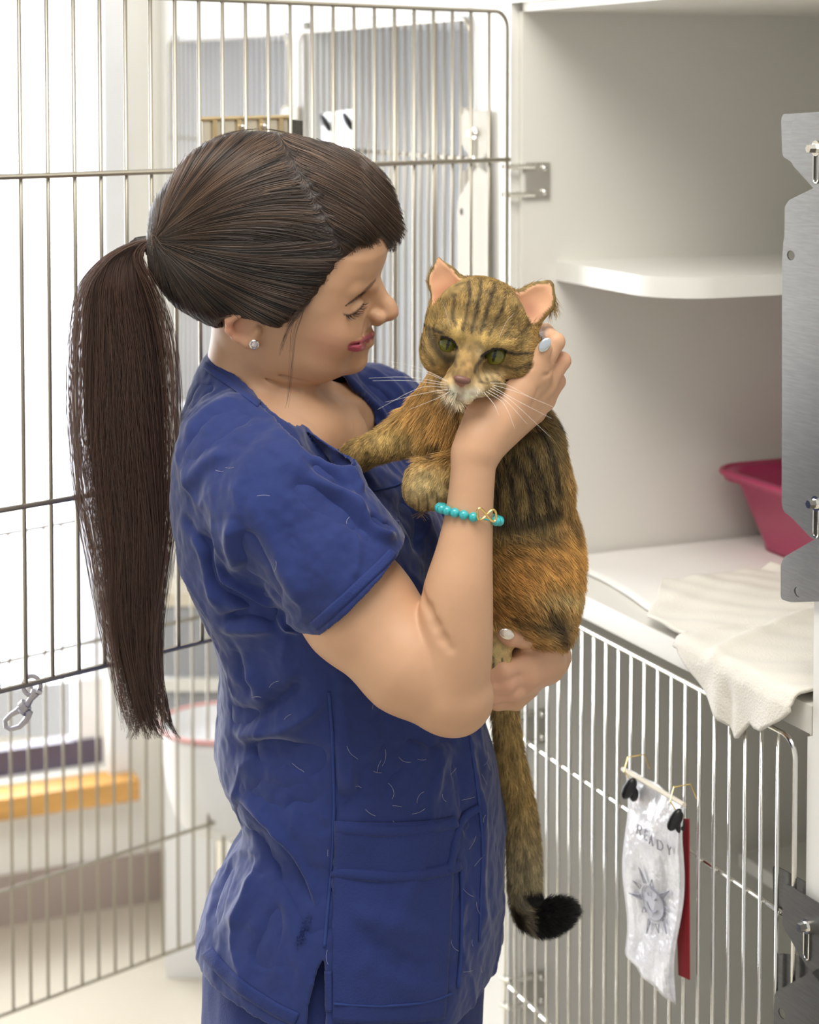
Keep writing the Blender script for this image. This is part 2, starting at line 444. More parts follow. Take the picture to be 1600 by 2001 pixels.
# hinge brackets
M_HINGE = mat('hinge_steel', (0.55, 0.53, 0.48), 0.4, 0.8)
def hinge(parent, t, z):
    bm = bmesh.new(); cbox(bm, t - 0.0045, t - 0.002, 0.004, 0.040, z - 0.024, z + 0.024)
    h = bm_obj('hinge', bm, M_HINGE, parent, bevel=0.001)
    for dz in (-0.019, 0.019):
        bm = bmesh.new(); add_tube(bm, [C(t + 0.012, -0.022, z + dz), C(t - 0.001, -0.018, z + dz), C(t - 0.004, 0.000, z + dz), C(t - 0.004, 0.016, z + dz)], 0.0042, 8)
        bm_obj('hinge_arm', bm, M_CHROME, h, smooth=True)
    for dz in (-0.016, 0.016):
        bm = bmesh.new(); add_ball(bm, C(t - 0.006, 0.030, z + dz), (0.0045, 0.0045, 0.0045), 12, 8)
        bm_obj('screw', bm, M_CHROME, h, smooth=True)
hinge(cg1, 0.622, H - 0.119)
hinge(cg1, 0.622, H - 0.43)
hinge(cg4, 0.622, LT - 0.197 + 0.0); hinge(cg4, 0.622, LB + 0.197)

# ------------------------------------------------------------------ things in and on the cages
# pink litter tray
def tray():
    d0, z0, zt = 0.0, ZF + 0.006, ZF + 0.115
    tl = 0.622 - 0.045                      # the end nearest the side wall
    # bottom and rim rectangles in (t, d)
    bot = (tl - 0.26, tl - 0.03, 0.330, 0.640); rim = (tl - 0.30, tl + 0.012, 0.285, 0.680)
    root = thing('litter_tray', C(tl - 0.14, 0.48, z0), 'deep magenta plastic litter tray on the floor of the open cage', 'litter tray')
    def ring(r, z, rad, ins=0.0):
        t0, t1, a0, a1 = r; t0 += ins; t1 -= ins; a0 += ins; a1 -= ins; out = []
        for cx_, cy_, s in ((t1 - rad, a1 - rad, 0), (t0 + rad, a1 - rad, 90), (t0 + rad, a0 + rad, 180), (t1 - rad, a0 + rad, 270)):
            for a in range(0, 91, 15):
                an = math.radians(s + a); out.append(C(cx_ + rad * math.cos(an), cy_ + rad * math.sin(an), z))
        return out
    seq = [ring(bot, z0, 0.03, 0.02), ring(bot, z0, 0.03), ring(bot, z0 + 0.008, 0.035, -0.002), ring(rim, zt - 0.014, 0.045, 0.012), ring(rim, zt - 0.012, 0.045, -0.002),
           ring(rim, zt, 0.045, 0.0), ring(rim, zt, 0.045, 0.010), ring(rim, zt - 0.012, 0.042, 0.014), ring(bot, z0 + 0.008, 0.03, 0.004), ring(bot, z0 + 0.004, 0.03, 0.02)]
    V = [v for r in seq for v in r]; n = len(seq[0]); Fc = []
    for i in range(len(seq) - 1):
        for k in range(n): Fc.append([i * n + k, i * n + (k + 1) % n, (i + 1) * n + (k + 1) % n, (i + 1) * n + k])
    Fc.append(list(range(n))[::-1]); Fc.append([(len(seq) - 1) * n + k for k in range(n)])
    ob = mesh_obj('tub', V[:], Fc, M_PINK, root)
    loop = ring(rim, zt - 0.002, 0.045, -0.004)
    bm = bmesh.new(); add_tube(bm, loop, 0.0045, 8, closed=True); bm_obj('rolled_rim', bm, M_PINK, root, smooth=True)
tray()
# quilted paper mat on the cage floor
def sheet(name, nt_, nd_, f, m, thick, label, cat, parent=None):
    V = []; 
    for i in range(nt_ + 1):
        for j in range(nd_ + 1): V.append(f(i / nt_, j / nd_))
    Fc = []
    for i in range(nt_):
        for j in range(nd_): a = i * (nd_ + 1) + j; Fc.append([a, a + 1, a + nd_ + 2, a + nd_ + 1])
    ob = mesh_obj(name, V, np.array(Fc), m, parent)
    sd = ob.modifiers.new('thickness', 'SOLIDIFY'); sd.thickness = thick; sd.offset = 0
    if label: meta(ob, label, cat)
    return ob
def nz(x, y, s=0): return math.sin(x * 7.1 + s) * math.cos(y * 6.3 + s * 2.1) * 0.5 + math.sin(x * 15.7 + y * 11 + s) * 0.25
def fmat(u, v):
    t = 0.612 - u * 0.655; d = 0.035 + 0.012 * math.sin(u * 9) * (1 - v) + v * 0.60
    return C(t, d, ZF + 0.0035 + 0.0015 * abs(nz(u * 2, v * 2)))
sheet('paper_mat', 60, 40, fmat, M_PAPER, 0.003, 'thin white quilted paper lining the floor of the open cage', 'paper mat')
# towel: lies on the mat, its front hangs over the floor edge in two points
def towel():
    # hanging edge, measured in the photograph and turned into (t, drop below the floor level)
    HANG = [(1600, 1398), (1548, 1386), (1530, 1402), (1497, 1424), (1480, 1418), (1468, 1404), (1442, 1440), (1425, 1420), (1395, 1370), (1360, 1310), (1330, 1262), (1305, 1228), (1292, 1212), (1285, 1200)]
    tz = [on_front(x, y, -0.022) for x, y in HANG]
    tt = [p[0] for p in tz]; dd = [max(0.0, ZF + 0.012 - p[1]) for p in tz]
    o_ = np.argsort(tt); tt = np.array(tt)[o_]; dd = np.array(dd)[o_]
    t_hi = 0.412; t_lo = -0.046
    def f(u, v):
        t = t_hi + (t_lo - t_hi) * u
        D = float(np.interp(t, tt, dd)) if t > tt[0] else 0.0
        back = 0.262 + 0.01 * math.sin(u * 7)
        flat = back + 0.012; r = 0.011
        over = D > 0.004 and t < 0.275
        L = flat + (r * 1.57 + max(0, D - 0.006) if over else (-0.004 if t < 0.275 else -float(np.interp(t, [0.275, 0.344, 0.412], [0.004, 0.060, 0.105]))))
        s = v * L
        top = ZF + 0.014 + 0.0030 * nz(u * 3, v * 2.5, 1) + 0.007 * math.exp(-((s - 0.0) / 0.012) ** 2)
        crease = 0.006 * math.exp(-((t - (0.245 - s * 0.50)) / 0.010) ** 2)
        skew = 0.0
        if s < flat: return C(t + skew, back - s, top + crease)
        a = s - flat
        if a < r * 1.57:
            an = a / r; return C(t, -0.012 - r * math.sin(an), top + crease - r * (1 - math.cos(an)))
        q = a - r * 1.57
        rip = 0.005 * math.sin((t - 0.1) * 70) * min(1, q / 0.04) + 0.010 * math.exp(-((t - 0.068) / 0.012) ** 2) * min(1, q / 0.03)
        return C(t, -0.012 - r - 0.004 + rip * 0.8, top + crease - r - q)
    o = sheet('towel', 150, 90, f, M_TOWEL, 0.0045, 'cream terry towel hanging in two points over the edge of the open cage', 'towel')
    # woven border near the left corner
    return o
towel()

# READY sleeve on the lower door
M_PLASTIC = mat('clear_plastic_sleeve', (0.86, 0.86, 0.90), 0.12, coat=0.6, bump=(22, 0.55, 0.02))
M_INK = mat('pale_grey_ink', (0.33, 0.33, 0.38), 0.5)
M_INKL = mat('light_grey_ink', (0.62, 0.62, 0.68), 0.5)
M_RED = mat('dark_red_card', (0.36, 0.02, 0.03), 0.5)
def sleeve():
    d = -0.045
    ta, za = on_front(1222, 1502, d); tb, zb = on_front(1343, 1572, d)
    zbotA = on_front(1228, 1868, d)[1]; zbotB = on_front(1316, 1962, d)[1]; tB2 = on_front(1316, 1962, d)[0]
    root = thing('plastic_sleeve', C(ta, d, za), 'white plastic sleeve with a READY card clipped to the lower cage door', 'sign sleeve')
    def f(u, v):
        t = ta + (tb - ta) * u; zt = (za + zb) / 2 + (za - zb) / 2 * (1 - 2 * u) * 0.5
        zt = za + (zb - za) * u; zb_ = zbotA + (zbotB - zbotA) * u
        t2 = t + ((tB2 - tb) * u) * v
        return C(t2, d + 0.004 * math.sin(v * 9 + u * 4) + 0.0016 * math.sin(u * 17 + v * 3), zt + (zb_ - zt) * v)
    o = sheet('pouch', 16, 40, f, M_PLASTIC, 0.0025, None, None, root)
    # backing rod along the top
    tube('header_strip', [C(ta, d - 0.004, za), C(tb, d - 0.004, zb)], 0.0028, mat('cream_card', (0.8, 0.74, 0.6), 0.6), root)
    def at(u, v, o_=0.0045):
        p = f(u, v); return p - NN * o_
    # letters
    import itertools
    fonts = {'R': [[(0, 0), (0, 1), (.55, 1), (.65, .78), (.55, .55), (0, .5)], [(.3, .5), (.7, 0)]], 'E': [[(.6, 1), (0, 1), (0, 0), (.6, 0)], [(0, .5), (.45, .5)]],
             'A': [[(0, 0), (.35, 1), (.7, 0)], [(.14, .4), (.56, .4)]], 'D': [[(0, 0), (0, 1), (.4, 1), (.68, .7), (.68, .3), (.4, 0), (0, 0)]], 'Y': [[(0, 1), (.35, .5), (.7, 1)], [(.35, .5), (.35, 0)]]}
    bm = bmesh.new(); 
    for i, ch in enumerate('READY'):
        for st in fonts[ch]:
            pts = [at(0.30 + i * 0.125 + x * 0.090, 0.235 + (1 - y) * 0.046) for x, y in st]
            add_tube(bm, pts, 0.0009, 5)
    bm_obj('lettering', bm, M_INK, root)
    # sun drawing: oval face with pointed rays
    bm = bmesh.new(); cu, cv = 0.53, 0.600
    P = lambda a, r, o_=0.0045: at(cu + r * math.cos(a) * 0.62, cv - r * math.sin(a) * 0.27, o_)
    add_tube(bm, [P(a, 0.30) for a in np.linspace(0, 2 * math.pi, 28, endpoint=False)], 0.0006, 5, closed=True)
    for k in range(10):
        a = 2 * math.pi * k / 10 + 0.2; L = 0.62 if k % 2 else 0.50; w_ = 0.13
        add_tube(bm, [P(a - w_, 0.35), P(a, L), P(a + w_, 0.35), P(a - w_, 0.35)], 0.0007, 4)
    add_tube(bm, [P(math.radians(x), 0.16) for x in range(200, 341, 20)], 0.0008, 5)
    for a in (0.9, 2.2): add_tube(bm, [P(a, 0.13), P(a, 0.19)], 0.0011, 5)
    bm_obj('sun_drawing', bm, M_INK, root)
    bm = bmesh.new()
    vs = [bm.verts.new(P(a, 0.29, 0.0032)) for a in np.linspace(0, 2 * math.pi, 28, endpoint=False)]; bm.faces.new(vs)
    for k in range(1, 10, 2):
        a = 2 * math.pi * k / 10 + 0.2; bm.faces.new([bm.verts.new(P(x, y, 0.0034)) for x, y in ((a - .13, .35), (a, .6), (a + .13, .35))])
    bm_obj('sun_shading', bm, M_INKL, root)
    # red card behind
    bm = bmesh.new(); pl = [on_front(1316, 1600, d + 0.012), on_front(1345, 1600, d + 0.012), on_front(1346, 1915, d + 0.012), on_front(1325, 1905, d + 0.012)]
    add_prism(bm, [C(t, d + 0.012, z) for t, z in pl], NN * 0.0015)
    bm_obj('red_card', bm, M_RED, root)
    # clips: a black grip and a wire loop that hooks over the bars
    for px, py in ((1229, 1541), (1319, 1602)):
        t, z = on_front(px, py, d - 0.012); c = C(t, d - 0.012, z)
        bm = bmesh.new(); add_ball(bm, c, (0.0075, 0.006, 0.014), 16, 10, Matrix.Rotation(0.5, 3, 'Y'))
        add_ball(bm, c + Vector((0.006, 0.004, -0.008)), (0.006, 0.005, 0.009), 12, 8)
        g = bm_obj('clip', bm, M_BLACK, root, smooth=True)
        bm = bmesh.new(); add_tube(bm, [c + Vector((0, 0, 0.012)), c + Vector((-0.006, -0.003, 0.022)), c + Vector((-0.001, 0.004, 0.036)), c + NN * 0.02 + Vector((0, 0, 0.038)), c + NN * 0.028 + Vector((0, 0, 0.02))], 0.0008, 6)
        bm_obj('clip_wire', bm, M_GOLD, g, smooth=True)
sleeve()
# second sleeve, on the upper middle cage, seen through the open door
def sleeve2():
    d = -0.045
    ta, za = on_front(630, 222, d); tb, zb = on_front(688, 214, d)
    root = thing('plastic_sleeve', C(ta, d, za), 'blank white sleeve with black clips on the middle upper cage, above her hair', 'sign sleeve')
    bm = bmesh.new(); add_prism(bm, [C(ta, d, za), C(tb, d, zb), C(tb, d, zb - 0.26), C(ta, d, za - 0.26)], NN * 0.003)
    bm_obj('pouch', bm, mat('white_sleeve_plastic', (0.9, 0.9, 0.9), 0.25), root, bevel=0.001)
    for px, py in ((636, 240), (680, 238)):
        t, z = on_front(px, py, d - 0.008); c = C(t, d - 0.008, z)
        bm = bmesh.new(); add_ball(bm, c, (0.006, 0.008, 0.017), 14, 8, Matrix.Rotation(-0.5, 3, 'Y'))
        bm_obj('clip', bm, M_BLACK, root, smooth=True)
sleeve2()
# steel card holder hooked on the open door
def holder():
    org = Vector((hx.x, hx.y, 0)); nrm = Vector((E1.y, -E1.x, 0)).normalized()   # towards the camera side
    if nrm.y > 0: nrm = -nrm
    def on_door(px, py, o=0.0):
        p = W(px, py, 1.0); c = Vector((0, 0, H)); D = p - c; q0 = org - nrm * 0.0 + nrm * o
        k = (Vector((q0.x, q0.y, 0)) - Vector((0, 0, 0))).dot(nrm) / D.dot(nrm)
        return c + D * k
    root = thing('card_holder', on_door(480, 260, -0.01), 'bronze toned metal card holder hooked to the back of the open cage door', 'card holder')
    a, b = on_door(396, 236, -0.008), on_door(562, 232, -0.008)
    bm = bmesh.new(); dn = Vector((0, 0, -0.14))
    add_prism(bm, [a, b, b + dn, a + dn], nrm * -0.0012); 
    bm_obj('back_plate', bm, M_HOLD, root, bevel=0.0003, seg=1)
    bm = bmesh.new(); e = (b - a).normalized()
    a2, b2 = on_door(560, 232, -0.012), on_door(592, 236, -0.012)
    add_prism(bm, [a2, b2, b2 + dn, a2 + dn], nrm * -0.0012); bm_obj('end_plate', bm, M_STEEL, root, bevel=0.0003, seg=1)
    tube('top_rod', [a + Vector((0, 0, 0.002)) - e * 0.004, b + Vector((0, 0, 0.002)) + e * 0.003], 0.0028, M_HOLDR, root)
    for f_ in (0.12, 0.40, 0.66, 0.9):
        bm = bmesh.new(); c = a + (b - a) * f_ + nrm * 0.002; add_prism(bm, [c - e * 0.003, c + e * 0.003, c + e * 0.003 + dn * 0.8, c - e * 0.003 + dn * 0.8], nrm * 0.002)
        bm_obj('rib', bm, M_HOLDR, root)
    for f_ in (0.42, 0.68):
        bm = bmesh.new(); add_ball(bm, a + (b - a) * f_ + nrm * 0.006 + Vector((0, 0, -0.008)), 0.0035, 12, 8); bm_obj('rivet', bm, M_CHROME, root, smooth=True)
M_HOLD = mat('bronze_sheet_metal', (0.74, 0.68, 0.55), 0.4, 0.5)
M_HOLDR = mat('brass_wire', (0.55, 0.43, 0.25), 0.4, 0.5)
holder()
# snap hook on the open door's bottom rod
def snap():
    Y = 2.10
    root = thing('snap_hook', W(62, 1345, Y), 'small metal snap hook dangling from the bottom rod of the open door', 'snap hook')
    M_SN = mat('dull_zinc', (0.42, 0.40, 0.44), 0.35, 0.9)
    tube('swivel_eye', [W(62 + 17 * math.cos(a), 1340 + 19 * math.sin(a), Y) for a in np.linspace(0, 2 * math.pi, 20, endpoint=False)], 0.0026, M_SN, root, closed=True)
    bm = bmesh.new(); add_tube(bm, [W(61, 1345, Y), W(60, 1330, Y)], 0.002, 6); bm_obj('eye_bar', bm, M_SN, root, smooth=True)
    bm = bmesh.new(); add_tube(bm, [W(70, 1352, Y), W(60, 1366, Y), W(52, 1380, Y), W(42, 1390, Y)], [0.0055, 0.0035, 0.004, 0.0075], 12)
    add_tube(bm, [W(52, 1376, Y), W(44, 1384, Y)], 0.0075, 12)
    add_tube(bm, [W(72, 1350, Y - 0.004), W(82, 1354, Y - 0.004)], 0.0025, 8)
    bm_obj('barrel', bm, M_SN, root, smooth=True)
    pts = [(48, 1386), (57, 1393), (52, 1406), (38, 1420), (20, 1425), (11, 1420), (10, 1408), (22, 1396), (36, 1388)]
    tube('hook', [W(x, y, Y) for x, y in pts], [0.0045, 0.0045, 0.004, 0.0032, 0.0028, 0.0028, 0.0028, 0.003, 0.004], M_SN, root)
snap()
# far furniture seen low through the bars
def furniture():
    Y = 3.75
    # grey instrument cabinet with a white shelf band, on the floor by the back wall
    zt = W(330, 1160, Y).z; zb = W(330, 1410, Y).z
    root = thing('storage_cabinet', (W(380, 1400, Y).x, Y, 0), 'grey two bay storage cabinet with white shelves standing behind her, before the back wall', 'cabinet')
    c0 = W(318, 1300, Y); c1 = W(475, 1300, Y)
    def bx(name, x0, x1, y0, y1, z0, z1, m):
        bm = bmesh.new(); add_box(bm, ((x0 + x1) / 2, (y0 + y1) / 2, (z0 + z1) / 2), ((x1 - x0) / 2, 0, 0), (0, (y1 - y0) / 2, 0), (0, 0, (z1 - z0) / 2))
        return bm_obj(name, bm, m, root, bevel=0.004)
    x0, x1 = c0.x, c0.x + 0.115
    z = lambda py: W(330, py, Y).z
    bx('top_board', x0, x1, Y, Y + 0.12, z(1185), z(1160), M_HOLD)
    bx('door', x0, x1, Y + 0.01, Y + 0.12, z(1325), z(1186), M_GREYC)
    bx('shelf', x0, x1, Y - 0.01, Y + 0.12, z(1348), z(1325), M_LAM)
    bx('door', x0, x1, Y + 0.01, Y + 0.12, z(1400), z(1348), M_GREYC)
    bx('base_panel', x0, x1, Y + 0.01, Y + 0.12, 0.0, z(1401), M_WALLW)
    c = W(432, 1500, 3.30); zz = W(432, 1412, 3.30).z; zb_ = W(432, 1625, 3.30).z
    r2 = thing('stool', (c.x, c.y, 0), 'white bucket-shaped stool on a thin steel post before the grey cabinet', 'stool')
    prof = [(0.02, zb_), (0.055, zb_ + 0.006), (0.080, zb_ + 0.035), (0.094, zb_ + 0.09), (0.104, zz - 0.02), (0.106, zz), (0.097, zz), (0.080, zz - 0.02), (0.02, zz - 0.03)]
    V = []; n = 32
    for r, z_ in prof:
        for k in range(n): a = 2 * math.pi * k / n; V.append((c.x + r * math.cos(a), c.y + r * math.sin(a), z_))
    Fc = [[i * n + k, i * n + (k + 1) % n, (i + 1) * n + (k + 1) % n, (i + 1) * n + k] for i in range(len(prof) - 1) for k in range(n)]
    Fc.append(list(range(n))[::-1]); Fc.append([(len(prof) - 1) * n + k for k in range(n)])
    mesh_obj('seat', V, Fc, M_WALLW, r2)
    V = [(c.x + 0.106 * math.cos(2 * math.pi * k / n), c.y + 0.106 * math.sin(2 * math.pi * k / n), zz) for k in range(n)]
    tube('rim_band', V, 0.005, mat('pale_red_plastic', (0.75, 0.42, 0.40), 0.4), r2, closed=True)
    tube('post', [(c.x, c.y, 0.02), (c.x, c.y, zb_)], 0.012, M_CHROME, r2)
    bm = bmesh.new(); add_tube(bm, [(c.x, c.y, 0.0), (c.x, c.y, 0.014)], [0.11, 0.10], 28); bm_obj('base', bm, M_CHROME, r2, smooth=False)
furniture()
# ================================================================== implicit surfaces
class Field:
    def __init__(s, lo, hi, h):
        s.lo = np.array(lo, float); s.h = h
        n = np.ceil((np.array(hi) - s.lo) / h).astype(int) + 1; s.n = n
        s.ax = [s.lo[i] + h * np.arange(n[i]) for i in range(3)]
        s.F = np.full(n, 0.05, np.float32)
    def sl(s, lo, hi, m):
        r = []
        for i in range(3):
            a = int(max(0, math.floor((lo[i] - m - s.lo[i]) / s.h))); b = int(min(s.n[i], math.ceil((hi[i] + m - s.lo[i]) / s.h) + 1))
            if b <= a: return None
            r.append(slice(a, b))
        return tuple(r)
    def grid(s, r):
        X, Y, Z = (s.ax[i][r[i]].astype(np.float32) for i in range(3))
        return X[:, None, None], Y[None, :, None], Z[None, None, :]
    def put(s, lo, hi, fn, k=0.005, op='u'):
        r = s.sl(lo, hi, k + 3 * s.h + 0.004)
        if r is None: return
        d = fn(*s.grid(r)).astype(np.float32); A = s.F[r]
        if op == 'u':
            if k > 0: hh = np.maximum(k - np.abs(A - d), 0) / k; s.F[r] = np.minimum(A, d) - hh * hh * k * 0.25
            else: s.F[r] = np.minimum(A, d)
        else:
            if k > 0: hh = np.maximum(k - np.abs(A + d), 0) / k; s.F[r] = np.maximum(A, -d) + hh * hh * k * 0.25
            else: s.F[r] = np.maximum(A, -d)
    def cone(s, a, b, ra, rb, k=0.005, op='u', flat=None):
        """flat = (unit vector, factor): squash along that axis"""
        a = np.array(a, float); b = np.array(b, float); R = max(ra, rb)
        lo = np.minimum(a, b) - R; hi = np.maximum(a, b) + R
        ab = b - a; L2 = float(ab @ ab) + 1e-12
        def fn(X, Y, Z):
            x, y, z = X - a[0], Y - a[1], Z - a[2]
            t = np.clip((x * ab[0] + y * ab[1] + z * ab[2]) / L2, 0, 1)
            x, y, z = x - t * ab[0], y - t * ab[1], z - t * ab[2]
            q = x * x + y * y + z * z
            if flat is not None:
                f, c = flat; w = x * f[0] + y * f[1] + z * f[2]; q = q + (1 / (c * c) - 1) * w * w
                return (np.sqrt(q) - (ra + (rb - ra) * t)) * (1.0 if c > 1 else c ** 0.5)
            return np.sqrt(q) - (ra + (rb - ra) * t)
        s.put(lo, hi, fn, k, op)
    def chain(s, P, R, k=0.005, op='u', flat=None):
        for i in range(len(P) - 1): s.cone(P[i], P[i + 1], R[i], R[i + 1], k, op, flat)
    def ell(s, c, r, M=None, k=0.005, op='u'):
        """M columns = axes"""
        c = np.array(c, float); r = np.array(r, float); M = np.eye(3) if M is None else np.array(M, float)
        e = np.sqrt(((M * r) ** 2).sum(1))
        def fn(X, Y, Z):
            x, y, z = X - c[0], Y - c[1], Z - c[2]; k0 = 0; k1 = 0
            for i in range(3):
                q = x * M[0, i] + y * M[1, i] + z * M[2, i]; k0 = k0 + (q / r[i]) ** 2; k1 = k1 + (q / r[i] ** 2) ** 2
            k0 = np.sqrt(k0); k1 = np.sqrt(k1) + 1e-9
            return k0 * (k0 - 1) / k1
        s.put(c - e, c + e, fn, k, op)
    def mesh(s, smooth=1, push=None):
        h = s.h; w = 3 * h
        if push is not None: s.F = push(s)
        g = vdb.FloatGrid(w); g.copyFromArray(np.ascontiguousarray(np.clip(s.F, -w, w)))
        g.transform = vdb.createLinearTransform(voxelSize=h)
        P, Q = g.convertToQuads(isovalue=0.0)
        P = P.astype(float) + s.lo; Q = Q.astype(np.int64)
        a, b, c, d = (P[Q[:, i]] for i in range(4))
        vol = (np.einsum('ij,ij->i', a, np.cross(b, c)) + np.einsum('ij,ij->i', a, np.cross(c, d))).sum()
        if vol < 0: Q = Q[:, ::-1].copy()
        for _ in range(smooth): P = relax(P, Q, 0.5)
        return P, Q
def relax(P, Q, f):
    acc = np.zeros_like(P); cnt = np.zeros(len(P))
    for i in range(4):
        a, b = Q[:, i], Q[:, (i + 1) % 4]
        for u, v in ((a, b), (b, a)):
            for k in range(3): acc[:, k] += np.bincount(u, P[v, k], len(P))
            cnt += np.bincount(u, minlength=len(P))
    return P + f * (acc / cnt[:, None] - P)
def keep_big(P, Q, frac=0.02):
    """drop stray crumbs"""
    lab = np.arange(len(P))
    for _ in range(400):
        m = lab[Q].min(1); new = lab.copy()
        for i in range(4): np.minimum.at(new, Q[:, i], m)
        new = new[new]
        if (new == lab).all(): break
        lab = new
    c = np.bincount(lab, minlength=len(P)); ok = c[lab] > frac * len(P)
    idx = np.cumsum(ok) - 1; Q = Q[ok[Q[:, 0]]]
    return P[ok], idx[Q]
def vnormals(P, Q):
    n = np.cross(P[Q[:, 2]] - P[Q[:, 0]], P[Q[:, 3]] - P[Q[:, 1]]); N = np.zeros_like(P)
    for i in range(4):
        for k in range(3): N[:, k] += np.bincount(Q[:, i], n[:, k], len(P))
    return N / (np.linalg.norm(N, axis=1, keepdims=True) + 1e-12)
_lat = np.random.default_rng(3).random((32, 32, 32))
def vnoise(P, sc, seed=0.0):
    q = np.asarray(P) * sc + seed * 7.31 + 100; i = np.floor(q).astype(int); f = q - i; f = f * f * (3 - 2 * f); r = 0
    for a in (0, 1):
        for b in (0, 1):
            for c in (0, 1):
                r = r + _lat[(i[..., 0] + a) % 32, (i[..., 1] + b) % 32, (i[..., 2] + c) % 32] * (f[..., 0] if a else 1 - f[..., 0]) * (f[..., 1] if b else 1 - f[..., 1]) * (f[..., 2] if c else 1 - f[..., 2])
    return r * 2 - 1
def fbm(P, sc, o=3, seed=0): return sum(vnoise(P, sc * 2 ** i, seed + i) / 2 ** i for i in range(o))
def pl_dist(xy, pts):
    """distance (and parameter) of 2-D points from a polyline"""
    best = np.full(len(xy), 1e9); par = np.zeros(len(xy)); pts = np.asarray(pts, float); n = len(pts) - 1
    for i in range(n):
        a, b = pts[i], pts[i + 1]; ab = b - a
        t = np.clip(((xy - a) @ ab) / (ab @ ab + 1e-9), 0, 1); d = np.hypot(*(xy - a - t[:, None] * ab).T)
        m = d < best; best[m] = d[m]; par[m] = (i + t[m]) / n
    return best, par
def poly_sdf(x, z, poly):
    """signed distance to a polygon, negative inside; x,z arrays"""
    poly = np.asarray(poly, float); n = len(poly); d = np.full(np.broadcast(x, z).shape, 1e9, np.float32); inside = np.zeros(d.shape, bool)
    for i in range(n):
        ax, az = poly[i]; bx, bz = poly[(i + 1) % n]; ex, ez = bx - ax, bz - az; wx, wz = x - ax, z - az
        t = np.clip((wx * ex + wz * ez) / (ex * ex + ez * ez + 1e-12), 0, 1)
        d = np.minimum(d, (wx - ex * t) ** 2 + (wz - ez * t) ** 2)
        c = (az > z) != (bz > z)
        xi = ax + (z - az) * (bx - ax) / (bz - az + 1e-12)
        inside ^= c & (x < xi)
    d = np.sqrt(d); return np.where(inside, -d, d)
def extrude_cut(fld, px_poly, Yref, y0, y1, k=0.002):
    """remove a prism whose outline is given by pixels at depth Yref, between depths y0..y1"""
    P = [W(x, y, Yref) for x, y in px_poly]; poly = [(p.x, p.z) for p in P]
    xs = [p[0] for p in poly]; zs = [p[1] for p in poly]
    def fn(X, Y, Z):
        d2 = poly_sdf(X[:, 0, :], Z[0, 0, :][None, :] if Z.ndim == 3 else Z, poly)
        d2 = d2[:, None, :]
        return np.maximum(d2, np.maximum(y0 - Y, Y - y1))
    fld.put((min(xs), y0, min(zs)), (max(xs), y1, max(zs)), fn, k, 's')
def hair_obj(name, pts, rad, mat_, parent=None, cols=None, kind=None):
    """pts: (n, m, 3) strands as native curves; rad (m,) or (n,m)"""
    n, m, _ = pts.shape
    hc = bpy.data.hair_curves.new(name); hc.add_curves([m] * n)
    off = np.zeros(3)
    hc.position_data.foreach_set('vector', pts.astype(np.float32).ravel())
    r = np.broadcast_to(rad, (n, m)).astype(np.float32)
    at = hc.attributes.get('radius') or hc.attributes.new('radius', 'FLOAT', 'POINT')
    at.data.foreach_set('value', r.ravel())
    if cols is not None:
        c = np.ones((n, 4), np.float32); c[:, :3] = cols
        a2 = hc.attributes.new('Col', 'FLOAT_COLOR', 'CURVE'); a2.data.foreach_set('color', c.ravel())
    if mat_: hc.materials.append(mat_)
    o = bpy.data.objects.new(name, hc); COL.objects.link(o)
    if kind: o['kind'] = kind
    return place(o, parent)
def sample_faces(P, Q, n, mask=None, seed=1):
    r = np.random.default_rng(seed)
    c = np.linalg.norm(np.cross(P[Q[:, 2]] - P[Q[:, 0]], P[Q[:, 3]] - P[Q[:, 1]]), axis=1)
    if mask is not None: c = c * mask
    i = r.choice(len(Q), n, p=c / c.sum()); u, v = r.random(n)[:, None], r.random(n)[:, None]
    q = P[Q[i]]
    return (q[:, 0] * (1 - u) + q[:, 1] * u) * (1 - v) + (q[:, 3] * (1 - u) + q[:, 2] * u) * v, i
def bvh_of(P, Q): return BVHTree.FromPolygons([tuple(p) for p in P], [tuple(q) for q in Q.tolist()])
def ray_px(bvh, px, py):
    o = Vector((0, 0, H)); d = (W(px, py, 1.0) - o).normalized()
    hit, n, i, _ = bvh.ray_cast(o, d); return hit, n

def hit_field(f, px, py, inn=0.0, y0=1.78, y1=2.2):
    p0 = np.array([0, 0, H]); dd = np.array(W(px, py, 1.0)) - p0; dd /= np.linalg.norm(dd)
    ts = np.arange(y0, y1, 0.0008); pp = p0 + dd * ts[:, None]
    ii = np.round((pp - f.lo) / f.h).astype(int); ok = ((ii >= 0) & (ii < f.n)).all(1); v = np.full(len(ts), 1.0); v[ok] = f.F[tuple(ii[ok].T)]
    k = np.argmax(v < 0)
    return (pp[k] if v[k] < 0 else np.array(W(px, py, (y0 + y1) / 2))) + dd * inn
# ================================================================== the woman
M_SKIN = mat('skin', (0.6, 0.36, 0.24), 0.48, vcol=True, sss=0.12, bump=(900, 0.12, 0.0006), spec=0.35)
M_SCRUB = mat('royal_blue_cotton', (0.022, 0.048, 0.215), 0.85, vcol=True, sheen=0.25, bump=(1300, 0.35, 0.0006))
M_SEAM = mat('blue_stitching', (0.018, 0.040, 0.18), 0.9)
M_HAIR = bpy.data.materials.new('dark_brown_hair'); M_HAIR.use_nodes = True
_nt = M_HAIR.node_tree; _b = _nt.nodes['Principled BSDF']
_a = _nt.nodes.new('ShaderNodeAttribute'); _a.attribute_name = 'Col'; _nt.links.new(_a.outputs['Color'], _b.inputs['Base Color'])
_b.inputs['Roughness'].default_value = 0.38; _b.inputs['Specular IOR Level'].default_value = 0.6
M_HCAP = mat('hair_base', (0.030, 0.018, 0.013), 0.5, bump=(60, 0.7, 0.003, (1, 1, 1)))

